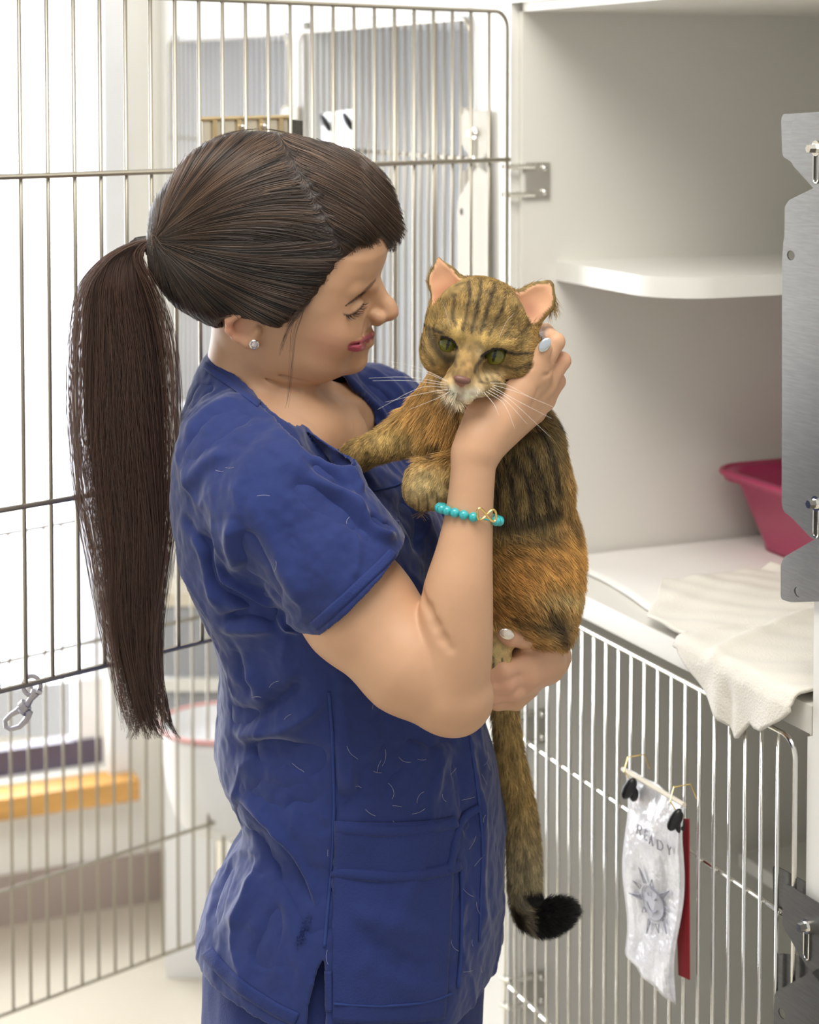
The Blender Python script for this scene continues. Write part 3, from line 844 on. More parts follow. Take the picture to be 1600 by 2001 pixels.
YT = 2.08                                      # depth of the trunk axis
FW = np.array([math.cos(math.radians(25)), -math.sin(math.radians(25)), 0]); RT = np.array([-FW[1] * -1, 0, 0])
RT = np.array([-math.sin(math.radians(25)), -math.cos(math.radians(25)), 0])      # her right, towards the camera
woman = thing('person', (W(680, 1500, YT).x, YT, 0), 'woman in blue scrubs with a long dark ponytail, cradling a tabby cat', 'person')

def w(px, py, Y): return np.array(W(px, py, Y))
# ---- head frame
th, ro, ya = math.radians(22), math.radians(20), math.radians(8)
F0, L0, U0 = np.array([1., 0, 0]), np.array([0, 1., 0]), np.array([0, 0, 1.])
F1 = F0 * math.cos(th) - U0 * math.sin(th); U1 = U0 * math.cos(th) + F0 * math.sin(th)
U2 = U1 * math.cos(ro) - L0 * math.sin(ro); L1 = L0 * math.cos(ro) + U1 * math.sin(ro)
HF = F1 * math.cos(ya) - L1 * math.sin(ya); HL = L1 * math.cos(ya) + F1 * math.sin(ya); HU = U2
HM = np.stack([HF, HL, HU], 1)
HO = w(555, 605, 2.06)
def hloc(px, py, lat=0.0):
    """head-local (x, z) of the point on the plane lateral=lat (toward her left is +) seen at the pixel"""
    Y = HO[1]
    for _ in range(4):
        p = w(px, py, Y); v = p - HO - HL * lat
        A = np.array([[HF[0], HU[0]], [HF[2], HU[2]]]); s = np.linalg.solve(A, [v[0], v[2]])
        q = HO + HL * lat + HF * s[0] + HU * s[1]; Y = q[1]
    return s[0], s[1]
def hp(px, py, lat=0.0):
    x, z = hloc(px, py, lat); return HO + HF * x + HL * lat + HU * z
NEAR = -1
PROF = [(700, 330), (735, 380), (752, 430), (755, 490), (748, 520), (737, 545), (733, 562), (731, 585), (727, 610), (724, 634), (719, 650), (712, 664), (704, 680), (703, 694), (704, 704), (698, 714), (686, 721), (664, 731), (640, 737), (600, 744)]
pr = np.array([hloc(x, y) for x, y in PROF]); pr = pr[np.argsort(pr[:, 1])]
def build_head(f):
    zs = pr[:, 1]; xs = pr[:, 0]
    print('profile z', zs.round(3), 'x', xs.round(3))
    ztop = zs[-1]
    # half width and rear extent by height
    zk = [-0.13, -0.105, -0.085, -0.065, -0.04, -0.01, 0.02, 0.05, 0.08, 0.11, 0.14]
    wk = [0.030, 0.038, 0.049, 0.057, 0.064, 0.0695, 0.072, 0.072, 0.069, 0.060, 0.035]
    bk = [-0.00, -0.010, -0.022, -0.030, -0.055, -0.080, -0.095, -0.098, -0.09, -0.07, -0.03]
    def fn(X, Y, Z):
        x, y, z = X - HO[0], Y - HO[1], Z - HO[2]
        lx = x * HF[0] + y * HF[1] + z * HF[2]; ly = x * HL[0] + y * HL[1] + z * HL[2]; lz = x * HU[0] + y * HU[1] + z * HU[2]
        xf = np.interp(lz, zs, xs); xb = np.interp(lz, zk, bk); ww = np.interp(lz, zk, wk); xc = 0.012 + 0 * lz
        a = np.where(lx > xc, np.maximum(xf - xc, 0.01), np.maximum(xc - xb, 0.01))
        p = np.where(lx > xc, np.interp(lz, [-0.11, -0.095, -0.075, -0.055, -0.02, 0.03], [2.0, 1.95, 1.80, 1.85, 2.15, 2.3]), 2.0)
        rho = (np.abs((lx - xc) / a) ** p + np.abs(ly / ww) ** p) ** (1 / p)
        d = (rho - 1) * np.minimum(a, ww)
        return np.maximum(d, np.maximum(lz - 0.132, -0.128 - lz))
    f.put(HO - 0.17, HO + 0.17, fn, 0.004)
    # skull dome
    f.ell(HO + HF * -0.002 + HU * 0.045, (0.088, 0.066, 0.072), HM, 0.01)
    for s in (-1, 1):
        L = 0.001 * s
        # cheek, jaw, brow
        f.ell(hp(655, 648, s * 0.036), (0.026, 0.020, 0.024), HM, 0.018)
        f.ell(hp(600, 690, s * 0.038), (0.034, 0.018, 0.024), HM, 0.02)
        f.cone(hp(722, 560, s * 0.012), hp(690, 566, s * 0.038), 0.0075, 0.007, 0.010)
        # socket then the lidded eyeball
        f.ell(hp(712, 590, s * 0.030), (0.011, 0.012, 0.008), HM, 0.011, 's')
        f.ell(hp(689, 598, s * 0.0315), (0.0128, 0.0128, 0.0118), HM, 0.003)
    # nose
    f.chain([hp(727, 552), hp(739, 573), hp(758, 597), hp(763, 610)], [0.0066, 0.0063, 0.0066, 0.0070], 0.009)
    f.cone(hp(730, 560), hp(726, 612), 0.0085, 0.010, 0.006)
    f.ell(hp(763.5, 610.5), (0.0068, 0.0082, 0.0068), HM, 0.006)
    f.chain([hp(757, 617), hp(738, 630)], [0.0042, 0.0045], 0.006)
    for s in (-1, 1):
        f.ell(hp(738, 620, s * 0.0125), (0.0085, 0.0048, 0.0062), HM, 0.006)
        f.ell(hp(748, 629, s * 0.0085), (0.0030, 0.0014, 0.0018), HM, 0.002, 's')
    # nostril shading comes from the carved openings; smile fold in front of the cheek
    for s in (-1, 1):
        f.chain([hp(722, 628, s * 0.021), hp(699, 655, s * 0.030), hp(686, 678, s * 0.0335)], [0.0016, 0.0020, 0.0012], 0.007, 's')
    # lips, laid on the surface that is already there
    def hit(px, py, inn=0.0):
        p0 = np.array([0, 0, H]); dd = w(px, py, 1.0) - p0; dd /= np.linalg.norm(dd)
        ts = np.arange(1.93, 2.15, 0.0008); pp = p0 + dd * ts[:, None]
        ii = np.round((pp - f.lo) / f.h).astype(int); ok = ((ii >= 0) & (ii < f.n)).all(1); v = np.full(len(ts), 1.0); v[ok] = f.F[tuple(ii[ok].T)]
        k = np.argmax(v < 0); 
        return (pp[k] if v[k] < 0 else w(px, py, 2.03)) + dd * inn
    def mirror(p):
        v = p - HO; return p - HL * (2 * (v @ HL))
    global LIPC
    upn = [hp(724.5, 654), hit(715, 660, 0.0024), hit(700, 667, 0.002), hit(688, 672.5, 0.0012)]
    lon = [hp(717.5, 668), hit(709, 673, 0.003), hit(697, 677, 0.0022), hit(688, 676, 0.001)]
    crn = [hp(731, 658), hit(716, 664.5, -0.001), hit(699, 671, -0.0006), hit(683, 675.5, 0)]
    for ch, R in ((upn, [0.0042, 0.0036, 0.0030, 0.0018]), (lon, [0.0066, 0.0062, 0.0050, 0.0022])):
        f.chain(ch, R, 0.003); f.chain([ch[0], ch[0] + HL * 0.007 - HF * 0.0035, ch[0] + HL * 0.013 - HF * 0.009 - HU * 0.002], [R[0], R[1] * 0.85, R[3]], 0.003)
    f.chain(crn, [0.0010, 0.0011, 0.0011, 0.0010], 0.002, 's')
    LIPC = (upn, lon, crn, mirror)
    # chin
    f.ell(hp(693, 703), (0.012, 0.016, 0.012), HM, 0.014)
    # ears
    for s in (-1, 1):
        lat = s * 0.074
        out = HL * s
        f.chain([hp(505, 610, lat), hp(470, 612, lat + s * 0.008), hp(448, 625, lat + s * 0.009), hp(448, 645, lat + s * 0.006), hp(462, 660, lat + s * 0.003), hp(480, 668, lat)], [0.004, 0.0042, 0.0042, 0.004, 0.004, 0.0055], 0.004)
        f.ell(hp(491, 667, lat + s * 0.000), (0.0085, 0.0050, 0.0085), HM, 0.005)
        f.ell(hp(480, 640, lat - s * 0.006), (0.020, 0.008, 0.022), HM, 0.006)
        f.ell(hp(482, 640, lat + s * 0.009), (0.010, 0.008, 0.012), HM, 0.004, 's')
        f.ell(hp(503, 648, lat + s * 0.001), (0.004, 0.004, 0.006), HM, 0.004)
    # neck
    f.chain([w(505, 640, 2.07), w(497, 720, 2.08), w(505, 800, 2.10)], [0.050, 0.0485, 0.054], 0.012)
    f.chain([w(560, 700, 2.045), w(578, 770, 2.040), w(630, 832, 2.04)], [0.011, 0.010, 0.008], 0.012)
    # chest and shoulders
    ctr = w(600, 960, YT + 0.0)
    M = np.stack([FW, -RT, [0, 0, 1]], 1)
    f.ell(w(560, 950, YT + 0.005), (0.080, 0.130, 0.120), M, 0.03)
    f.cone(w(480, 850, 2.02), w(690, 805, 2.20), 0.032, 0.035, 0.03)
    f.cone(w(590, 850, 2.04), w(665, 850, 2.085), 0.030, 0.026, 0.03)
    f.cone(w(600, 806, 2.12), w(690, 812, 2.165), 0.026, 0.024, 0.02)
    for pts in ([(515, 735, 2.022), (548, 757, 2.020), (585, 764, 2.024)], [(520, 712, 2.018), (560, 738, 2.014), (600, 745, 2.016)], [(450, 745, 2.03), (500, 775, 2.022), (550, 790, 2.02)]):
        f.chain([w(*q) for q in pts], [0.0006, 0.0016, 0.0006], 0.005, 's')
    f.cone(w(650, 800, 2.058), w(700, 795, 2.15), 0.005, 0.006, 0.012)
hf = Field(w(300, 600, 1.93) * [1, 0, 0] + [0, 1.90, H - 0.46], (w(850, 600, 2.1)[0], 2.28, H - 0.035), 0.00165)
build_head(hf)
Ph, Qh = hf.mesh(1); Ph, Qh = keep_big(Ph, Qh)
print('head', len(Ph))

# ---- arms and hands
def finger(f, P, R, k=0.0035): f.chain(P, R, k)
fa = Field(w(560, 1450, 1.84) * [1, 0, 1] + [0, 1.79, -0.01], (w(1125, 620, 1.9)[0], 2.03, H - 0.21), 0.0020)
fa.chain([w(560, 1010, 1.955), w(700, 1190, 1.90), w(800, 1295, 1.875), w(868, 1345, 1.868)], [0.054, 0.054, 0.0475, 0.041], 0.02)
fa.ell(w(896, 1372, 1.868), (0.026, 0.026, 0.026), None, 0.03)
def smooth_chain(f, P, R, k, n=5):
    D = catmull([list(p) + [r] for p, r in zip(P, R)], n); f.chain([d[:3] for d in D], [d[3] for d in D], k)
smooth_chain(fa, [w(868, 1345, 1.868), w(884, 1270, 1.862), w(893, 1170, 1.860), w(907, 1080, 1.865), w(917, 1000, 1.870), w(926, 900, 1.874)], [0.041, 0.0375, 0.0335, 0.0262, 0.0218, 0.0203], 0.004)
fa.cone(w(900, 1395, 1.872), w(922, 1370, 1.872), 0.008, 0.010, 0.02)
# back of the hand: a flat fan from the wrist to the knuckles
PN = np.array([0.32, -0.93, 0.15])              # outward normal of the back of the hand
kn = {'index': w(1052, 728, 1.897), 'middle': w(1067, 752, 1.908), 'ring': w(1064, 783, 1.920), 'little': w(1046, 808, 1.930)}
for nme, q0, r0, r1 in (('index', w(940, 868, 1.872), 0.017, 0.0105), ('middle', w(940, 872, 1.876), 0.017, 0.0108), ('ring', w(945, 876, 1.882), 0.016, 0.0105), ('little', w(950, 876, 1.888), 0.014, 0.0098)):
    fa.cone(q0, kn[nme], r0, r1, 0.010)
fa.cone(w(925, 880, 1.876), w(940, 815, 1.886), 0.0200, 0.017, 0.012)
# thumb lying along the cat's jaw
fa.chain([w(940, 850, 1.878), w(972, 806, 1.890), w(1016, 764, 1.892), w(1046, 720, 1.890), w(1064, 682, 1.885)], [0.017, 0.0160, 0.0120, 0.0100, 0.0080], 0.010)
fa.cone(w(962, 805, 1.888), w(1054, 735, 1.894), 0.014, 0.010, 0.010)
# fingers hooking round the back of the head
finger(fa, [kn['index'], w(1086, 668, 1.905), w(1066, 648, 1.945), w(1035, 660, 1.97)], [0.0100, 0.0088, 0.0078, 0.0068])
finger(fa, [kn['middle'], w(1098, 705, 1.915), w(1075, 690, 1.955), w(1045, 700, 1.98)], [0.0102, 0.0086, 0.0078, 0.0068])
finger(fa, [kn['ring'], w(1088, 745, 1.930), w(1066, 735, 1.965), w(1035, 745, 1.985)], [0.0100, 0.0084, 0.0076, 0.0066])
finger(fa, [kn['little'], w(1066, 786, 1.940), w(1048, 775, 1.968), w(1025, 780, 1.985)], [0.0092, 0.0076, 0.0070, 0.0062])
cz = [hit_field(fa, *q) for q in ((824, 1163), (836, 1190), (852, 1222), (866, 1248), (880, 1268))]
fa.chain(cz, [0.0030, 0.0016, 0.0011, 0.0007, 0.0002], 0.009, 's')
for q in ([(1000, 742), (1018, 733), (1040, 715)], [(1040, 790), (1052, 760)], [(1062, 735), (1078, 722)], [(1064, 770), (1078, 757)]):
    fa.chain([hit_field(fa, *p) for p in q], [0.0008] * len(q), 0.004, 's')
Pa, Qa = fa.mesh(1); Pa, Qa = keep_big(Pa, Qa)
# far arm and hand
fb = Field(w(820, 1450, 2.02) * [1, 0, 1] + [0, 1.90, 0], (w(1130, 1180, 2.1)[0], 2.20, w(900, 1180, 1.95)[2]), 0.0020)
fb.chain([w(830, 1290, 2.20), w(980, 1300, 2.15), w(1070, 1285, 2.06)], [0.036, 0.030, 0.023], 0.012)
# palm wraps round the rump; knuckle line faces the camera's right
fb.cone(w(1070, 1280, 2.055), w(1055, 1285, 1.990), 0.021, 0.022, 0.014)
fb.cone(w(1050, 1262, 1.985), w(1020, 1300, 1.965), 0.020, 0.018, 0.014)
fb.cone(w(1066, 1300, 2.00), w(1030, 1320, 1.965), 0.020, 0.016, 0.014)
finger(fb, [w(1048, 1250, 1.985), w(1022, 1245, 1.955), w(998, 1243, 1.945), w(985, 1239, 1.943)], [0.0120, 0.0105, 0.0098, 0.0078], 0.006)   # thumb
finger(fb, [w(1035, 1292, 1.965), w(985, 1310, 1.942), w(945, 1322, 1.945), w(915, 1322, 1.955)], [0.0118, 0.0098, 0.0088, 0.0075])
finger(fb, [w(1040, 1316, 1.968), w(990, 1334, 1.945), w(948, 1342, 1.945), w(920, 1340, 1.955)], [0.0118, 0.0098, 0.0086, 0.0075])
finger(fb, [w(1040, 1334, 1.975), w(1005, 1354, 1.952), w(962, 1358, 1.950), w(930, 1355, 1.96)], [0.0110, 0.0094, 0.0084, 0.0072])
finger(fb, [w(1036, 1345, 1.985), w(1008, 1372, 1.965), w(972, 1374, 1.958), w(945, 1368, 1.965)], [0.0100, 0.0084, 0.0074, 0.0066])
Pb, Qb = fb.mesh(1); Pb, Qb = keep_big(Pb, Qb)
P = np.vstack([Ph, Pa, Pb]); Q = np.vstack([Qh, Qa + len(Ph), Qb + len(Ph) + len(Pa)])
# ---- skin colour: tone, flush, lips, brows
base = np.array([0.57, 0.335, 0.200]); cols = np.tile(base, (len(P), 1))
cols *= (1 + 0.05 * fbm(P, 30, 3))[:, None]
def blob(c, r, col, a=1.0, idx=slice(None)):
    d = np.linalg.norm(P - c, axis=1); wgt = a * np.exp(-(d / r) ** 2)
    cols[:] = cols * (1 - wgt[:, None]) + np.array(col) * wgt[:, None]
xy = PROJ(P); nh = len(Ph); LX = (P - HO) @ HF; LY = (P - HO) @ HL; LZ = (P - HO) @ HU
blob(hp(640, 660, -0.05), 0.022, (0.66, 0.30, 0.20), 0.5); blob(hp(640, 660, 0.05), 0.022, (0.66, 0.30, 0.20), 0.5)
blob(hp(768, 612), 0.010, (0.66, 0.32, 0.22), 0.35)
blob(hp(450, 640, -0.08), 0.018, (0.70, 0.27, 0.18), 0.5)
for pts, a in (([w(1100, 690, 1.92), w(1095, 740, 1.93)], 0.25), ([w(985, 1240, 1.94), w(1000, 1330, 1.94), w(970, 1360, 1.94), w(1060, 1330, 1.96)], 0.3)):
    for p_ in pts: blob(p_, 0.02, (0.66, 0.33, 0.25), a)
lipmask = np.zeros(len(P))
def seg_d(a, b):
    ab = b - a; t = np.clip((P[:nh] - a) @ ab / (ab @ ab), 0, 1); return np.linalg.norm(P[:nh] - a - t[:, None] * ab, axis=1)
upn, lon, crn, mirror = LIPC
def chain_d(ch): return np.min([seg_d(a, b) for q in (ch, [ch[0], ch[0] + HL * 0.007 - HF * 0.0035, ch[0] + HL * 0.013 - HF * 0.009 - HU * 0.002]) for a, b in zip(q[:-1], q[1:])], axis=0)
lipd = np.minimum(np.minimum(chain_d(upn) * 1.10, chain_d(lon) * 0.76), np.minimum(seg_d(upn[0], lon[0]), seg_d(upn[1], lon[1])) * 0.95)
lm = np.clip((0.0050 - lipd) / 0.0008, 0, 1)
cols[:nh] = cols[:nh] * (1 - lm[:, None]) + np.array([0.42, 0.085, 0.12]) * lm[:, None]
d_cr = chain_d(crn)
cr = np.clip((0.0015 - d_cr) / 0.0007, 0, 1) * 0.7; cols[:nh] = cols[:nh] * (1 - cr[:, None]) + np.array([0.12, 0.02, 0.03]) * cr[:, None]
# brows (near and mirrored) painted as hair-coloured skin under real hairs
near = LY < 0.0
bd, bpar = pl_dist(xy[:nh], [(676, 597), (692, 586), (708, 574), (722, 560), (734, 546)])
bw = np.interp(bpar, [0, 0.3, 0.8, 1], [1.5, 3.6, 4.2, 2.0])
bm_ = np.clip((bw - bd) / 1.6, 0, 1) * (LY[:nh] < 0) * 0.75
cols[:nh] = cols[:nh] * (1 - bm_[:, None]) + np.array([0.12, 0.06, 0.035]) * bm_[:, None]
# lid line and eyeliner
ed, ep = pl_dist(xy[:nh], [(672, 614), (682, 616), (694, 611), (704, 602), (711, 593)])
em = np.clip((2.6 - ed) / 1.6, 0, 1) * (LY[:nh] < 0) * 0.8
cols[:nh] = cols[:nh] * (1 - em[:, None]) + np.array([0.05, 0.03, 0.025]) * em[:, None]
body = mesh_obj('body', P, Q, M_SKIN, woman, cols=np.clip(cols, 0, 1))
HB = bvh_of(Ph, Qh)
# ---- scrub top
def rows(tab, Y=YT, bmul=1.0):
    z = []; cx_ = []; a_ = []; b_ = []
    for py, l, r, b in tab:
        p = w((l + r) / 2, py, Y); Wd = (r - l) / 2 * Y / F_PX; s_, c_ = math.sin(math.radians(25)), math.cos(math.radians(25))
        b *= bmul
        a = math.sqrt(max(Wd ** 2 - (b * s_) ** 2, 0.0009)) / c_
        z.append(p[2]); cx_.append(p[0]); a_.append(a); b_.append(b)
    z, cx_, a_, b_ = map(lambda v: np.array(v)[::-1], (z, cx_, a_, b_)); zz = np.linspace(z[0], z[-1], 160)
    def sm(v):
        q = np.interp(zz, z, v); 
        ker = np.ones(5) / 5; return np.convolve(np.pad(q, 2, 'edge'), ker, 'valid')
    return zz, sm(cx_), sm(a_), sm(b_)
def loft(f, tab, Y=YT, k=0.02, bmul=1.0, yoff=lambda z: 0, op='u'):
    zz, cx_, a_, b_ = rows(tab, Y, bmul)
    def fn(X, Yg, Z):
        c = np.interp(Z, zz, cx_); a = np.interp(Z, zz, a_); b = np.interp(Z, zz, b_)
        x, y = X - c, Yg - Y
        u = x * FW[0] + y * FW[1]; v = x * RT[0] + y * RT[1]
        rho = ((np.abs(u) / a) ** 2.15 + (np.abs(v) / b) ** 2.15) ** (1 / 2.15)
        return np.maximum((rho - 1) * np.minimum(a, b), np.maximum(zz[0] - Z, Z - zz[-1]))
    R = max(a_.max(), b_.max()) + 0.01
    f.put((cx_.min() - R, Y - R, zz[0]), (cx_.max() + R, Y + R, zz[-1]), fn, k, op)
TORSO = [(815, 372, 640, .10), (870, 354, 735, .145), (950, 348, 800, .170), (1000, 351, 845, .178), (1050, 361, 866, .18), (1100, 376, 872, .178), (1200, 424, 895, .165), (1300, 437, 920, .155), (1400, 431, 944, .155),
         (1480, 426, 966, .16), (1540, 452, 978, .165), (1600, 486, 985, .165), (1650, 455, 987, .172), (1700, 424, 988, .178), (1800, 389, 987, .185), (1860, 398, 984, .188), (1930, 398, 975, .19), (2080, 398, 960, .19)]
fg = Field((w(335, 900, 2.0)[0] - 0.01, 1.80, w(800, 2070, 2.05)[2]), (w(1000, 900, 2.1)[0] + 0.01, 2.345, H - 0.24), 0.0023)
def trunk(f):
    loft(f, TORSO)
    f.chain([w(475, 742, 2.085), w(478, 800, 2.075), w(500, 890, 1.99)], [0.046, 0.056, 0.056], 0.03)
    f.chain([w(500, 770, 2.09), w(610, 800, 2.15), w(725, 805, 2.215), w(800, 880, 2.21)], [0.045, 0.045, 0.050, 0.045], 0.03)
    f.chain([w(745, 830, 2.24), w(830, 960, 2.25), w(850, 1060, 2.25)], [0.055, 0.055, 0.055], 0.02)
trunk(fg)
TH = 0.0042
T0 = fg.F.copy()
smooth = [w(478, 905, 1.985), w(560, 985, 1.937), w(650, 1092, 1.910), w(710, 1166, 1.893)]
fg.chain(smooth, [0.070, 0.078, 0.071, 0.0635], 0.012)
S0 = fg.F
S0 = np.maximum(S0, -(S0 + TH))
h1, h2 = w(788, 1080, 1.860), w(624, 1242, 1.860)
hd = h2 - h1; hn = np.cross(hd, [0, 1.0, 0]); hn /= np.linalg.norm(hn)
if hn @ (smooth[3] - smooth[1]) < 0: hn = -hn
hc = (h1 + h2) / 2
Xg, Yg_, Zg = fg.grid((slice(None),) * 3)
S0 = np.maximum(S0, (Xg - hc[0]) * hn[0] + (Yg_ - hc[1]) * hn[1] + (Zg - hc[2]) * hn[2])
fg.F = S0.astype(np.float32)
fg.cone(w(600, 1050, 1.915), w(760, 1230, 1.885), 0.0555, 0.0555, 0.0, 's')
fg.F = np.minimum(fg.F, np.maximum(T0, -(T0 + TH))).astype(np.float32)
del S0, T0
# neck opening
NECK = [(396, 600), (396, 690), (425, 712), (450, 727), (485, 752), (520, 777), (560, 805), (600, 830), (640, 853), (680, 872), (722, 886), (730, 878), (722, 838), (700, 805), (675, 778), (655, 757), (626, 739), (604, 700), (604, 600)]
extrude_cut(fg, NECK, 2.02, 1.8, 2.155, 0.0)
# hem: back panel and slit, front panel
HEM = [(320, 1930), (365, 1935), (378, 1958), (416, 1968), (464, 1974), (518, 1988), (560, 2004), (598, 2020), (606, 1940), (622, 1880), (634, 1856), (636, 1900), (640, 2035), (760, 2046), (900, 2045), (975, 2020), (1020, 1995), (1060, 1990), (1060, 2250), (320, 2250)]
extrude_cut(fg, HEM, 1.925, 1.8, 2.4, 0.0)
Pg, Qg = fg.mesh(2); Pg, Qg = keep_big(Pg, Qg)
print('garment', len(Pg))
# folds: (pixels of the crest on her near side, half width px, height mm)
FOLDS = [([(585, 915), (655, 962), (695, 992), (735, 1034), (756, 1046), (775, 1040)], 11, 7), ([(560, 935), (640, 985), (690, 1018), (730, 1056)], 15, -5), ([(715, 1005), (748, 1030), (765, 1028)], 8, -9),
         ([(630, 872), (672, 908), (700, 942), (712, 968)], 9, 5), ([(660, 880), (700, 920), (728, 965)], 9, -6), ([(600, 900), (650, 930), (690, 965)], 9, -4),
         ([(352, 870), (378, 820), (425, 788), (470, 778)], 10, 5), ([(360, 905), (395, 850), (450, 820), (500, 812)], 12, -5), ([(355, 960), (400, 905), (450, 880)], 14, 4), ([(362, 800), (390, 765), (420, 755)], 8, -3),
         ([(422, 1040), (428, 1085), (438, 1130), (474, 1150), (516, 1180), (560, 1222), (606, 1242)], 9, 6), ([(405, 1050), (414, 1100), (425, 1142), (470, 1168), (515, 1200), (560, 1240)], 12, -9),
         ([(470, 1030), (490, 1090), (520, 1150), (560, 1190)], 22, -7), ([(450, 1010), (455, 1070), (470, 1120)], 12, 6), ([(530, 1040), (560, 1120), (600, 1180)], 18, 3),
         ([(362, 1020), (395, 1080), (410, 1140), (430, 1190)], 8, 4), ([(352, 1000), (380, 1045), (412, 1075)], 9, -4),
         ([(434, 1206), (470, 1204), (520, 1196), (570, 1215)], 9, -8), ([(430, 1222), (480, 1228), (560, 1225)], 12, 4),
         ([(445, 1436), (500, 1436), (545, 1428), (600, 1395), (640, 1350)], 14, 6), ([(470, 1458), (530, 1462), (600, 1480), (640, 1495)], 20, -8), ([(440, 1400), (500, 1395), (560, 1360), (600, 1320)], 18, -6),
         ([(480, 1300), (500, 1350), (520, 1400)], 16, 4), ([(455, 1260), (470, 1310), (500, 1370)], 10, -5),
         ([(453, 1553), (521, 1608), (570, 1662), (601, 1720), (617, 1795)], 10, 5), ([(440, 1575), (505, 1628), (552, 1680), (582, 1735), (600, 1805)], 17, -13),
         ([(470, 1540), (540, 1560), (640, 1570)], 22, -4), ([(500, 1700), (480, 1760), (440, 1820)], 16, 4), ([(455, 1680), (430, 1740), (415, 1800)], 10, -4), ([(545, 1760), (520, 1840), (500, 1900)], 18, -4),
         ([(650, 1350), (655, 1500), (655, 1620), (647, 1740), (640, 1860)], 4, -2.5),
         ([(660, 1420), (665, 1500), (700, 1560)], 16, 3), ([(780, 1420), (750, 1500), (690, 1560), (660, 1590)], 22, -4), ([(860, 1440), (857, 1500), (850, 1570)], 10, 3), ([(905, 1400), (925, 1520), (940, 1620), (938, 1740), (932, 1850)], 9, 3.5), ([(885, 1440), (905, 1560), (915, 1640)], 12, -3.5),
         ([(700, 1820), (760, 1870), (830, 1900), (900, 1890)], 20, -5), ([(680, 1780), (760, 1800), (850, 1830)], 18, 3), ([(900, 1700), (880, 1760), (820, 1810)], 20, -3), ([(740, 1395), (830, 1440), (900, 1440)], 14, -5),
         ([(800, 960), (830, 1020), (850, 1080), (845, 1130)], 9, 5), ([(780, 960), (806, 1030), (820, 1090)], 9, -6), ([(840, 1010), (862, 1060), (858, 1110)], 6, -4), ([(700, 900), (760, 930), (800, 962)], 10, 2),
         ([(660, 735), (700, 765), (740, 800), (760, 830)], 7, 4), ([(690, 725), (735, 760), (775, 800)], 7, -4), ([(710, 715), (760, 745), (795, 785)], 6, 3)]
N = vnormals(Pg, Qg); xy = PROJ(Pg); face = np.clip(-N[:, 1] * 2.2 + 0.25, 0, 1)
front = face > 0.01
D = np.zeros(len(Pg)); idx = np.where(front)[0]
for pts, wd, amp in FOLDS:
    pc = catmull(pts, 5); lo = pc.min(0) - 3 * wd; hi = pc.max(0) + 3 * wd
    q = idx[((xy[idx] > lo) & (xy[idx] < hi)).all(1)]
    if len(q) == 0: continue
    d, t = pl_dist(xy[q], pc); D[q] += amp * 1.7e-3 * np.exp(-(d / wd) ** 2) * np.clip(np.sin(np.pi * np.clip(t, 0.04, 0.96)) * 1.6, 0, 1) * face[q]
rid = 1 - np.abs(fbm(Pg * [1, 1, 0.6] + 0.02 * np.stack([fbm(Pg, 9, 2, 3), fbm(Pg, 9, 2, 4), fbm(Pg, 9, 2, 6)], 1), 17, 2, 8))
hem_d = np.min([pl_dist(xy, q_)[0] for q_ in (NECK[1:16], HEM[1:13], [(790, 1084), (622, 1246)])], axis=0); hm_ = np.clip((hem_d - 10) / 30, 0, 1)
D *= 0.35 + 0.65 * hm_
D += hm_ * 0.0036 * (np.clip(rid, 0, 1) ** 4 - 0.25) + hm_ * 0.0018 * fbm(Pg * [1, 1, 0.7], 30, 3, 5) + 0.0007 * fbm(Pg, 110, 2, 9)
Pg2 = Pg + N * D[:, None]
Pg2 = relax(Pg2, Qg, 0.4)
gc = np.tile(np.array([0.0115, 0.026, 0.135]), (len(Pg), 1)) * (1 + 0.10 * fbm(Pg, 18, 3, 2) + 0.06 * fbm(Pg, 200, 2, 3))[:, None]
scrub = mesh_obj('scrub_top', Pg2, Qg, M_SCRUB, woman, cols=gc)
GB = bvh_of(Pg2, Qg)
def on_cloth(px, py, lift=0.0):
    h, n = ray_px(GB, px, py)
    if h is None: return None
    if n.y > 0: n = -n
    return h + n * lift
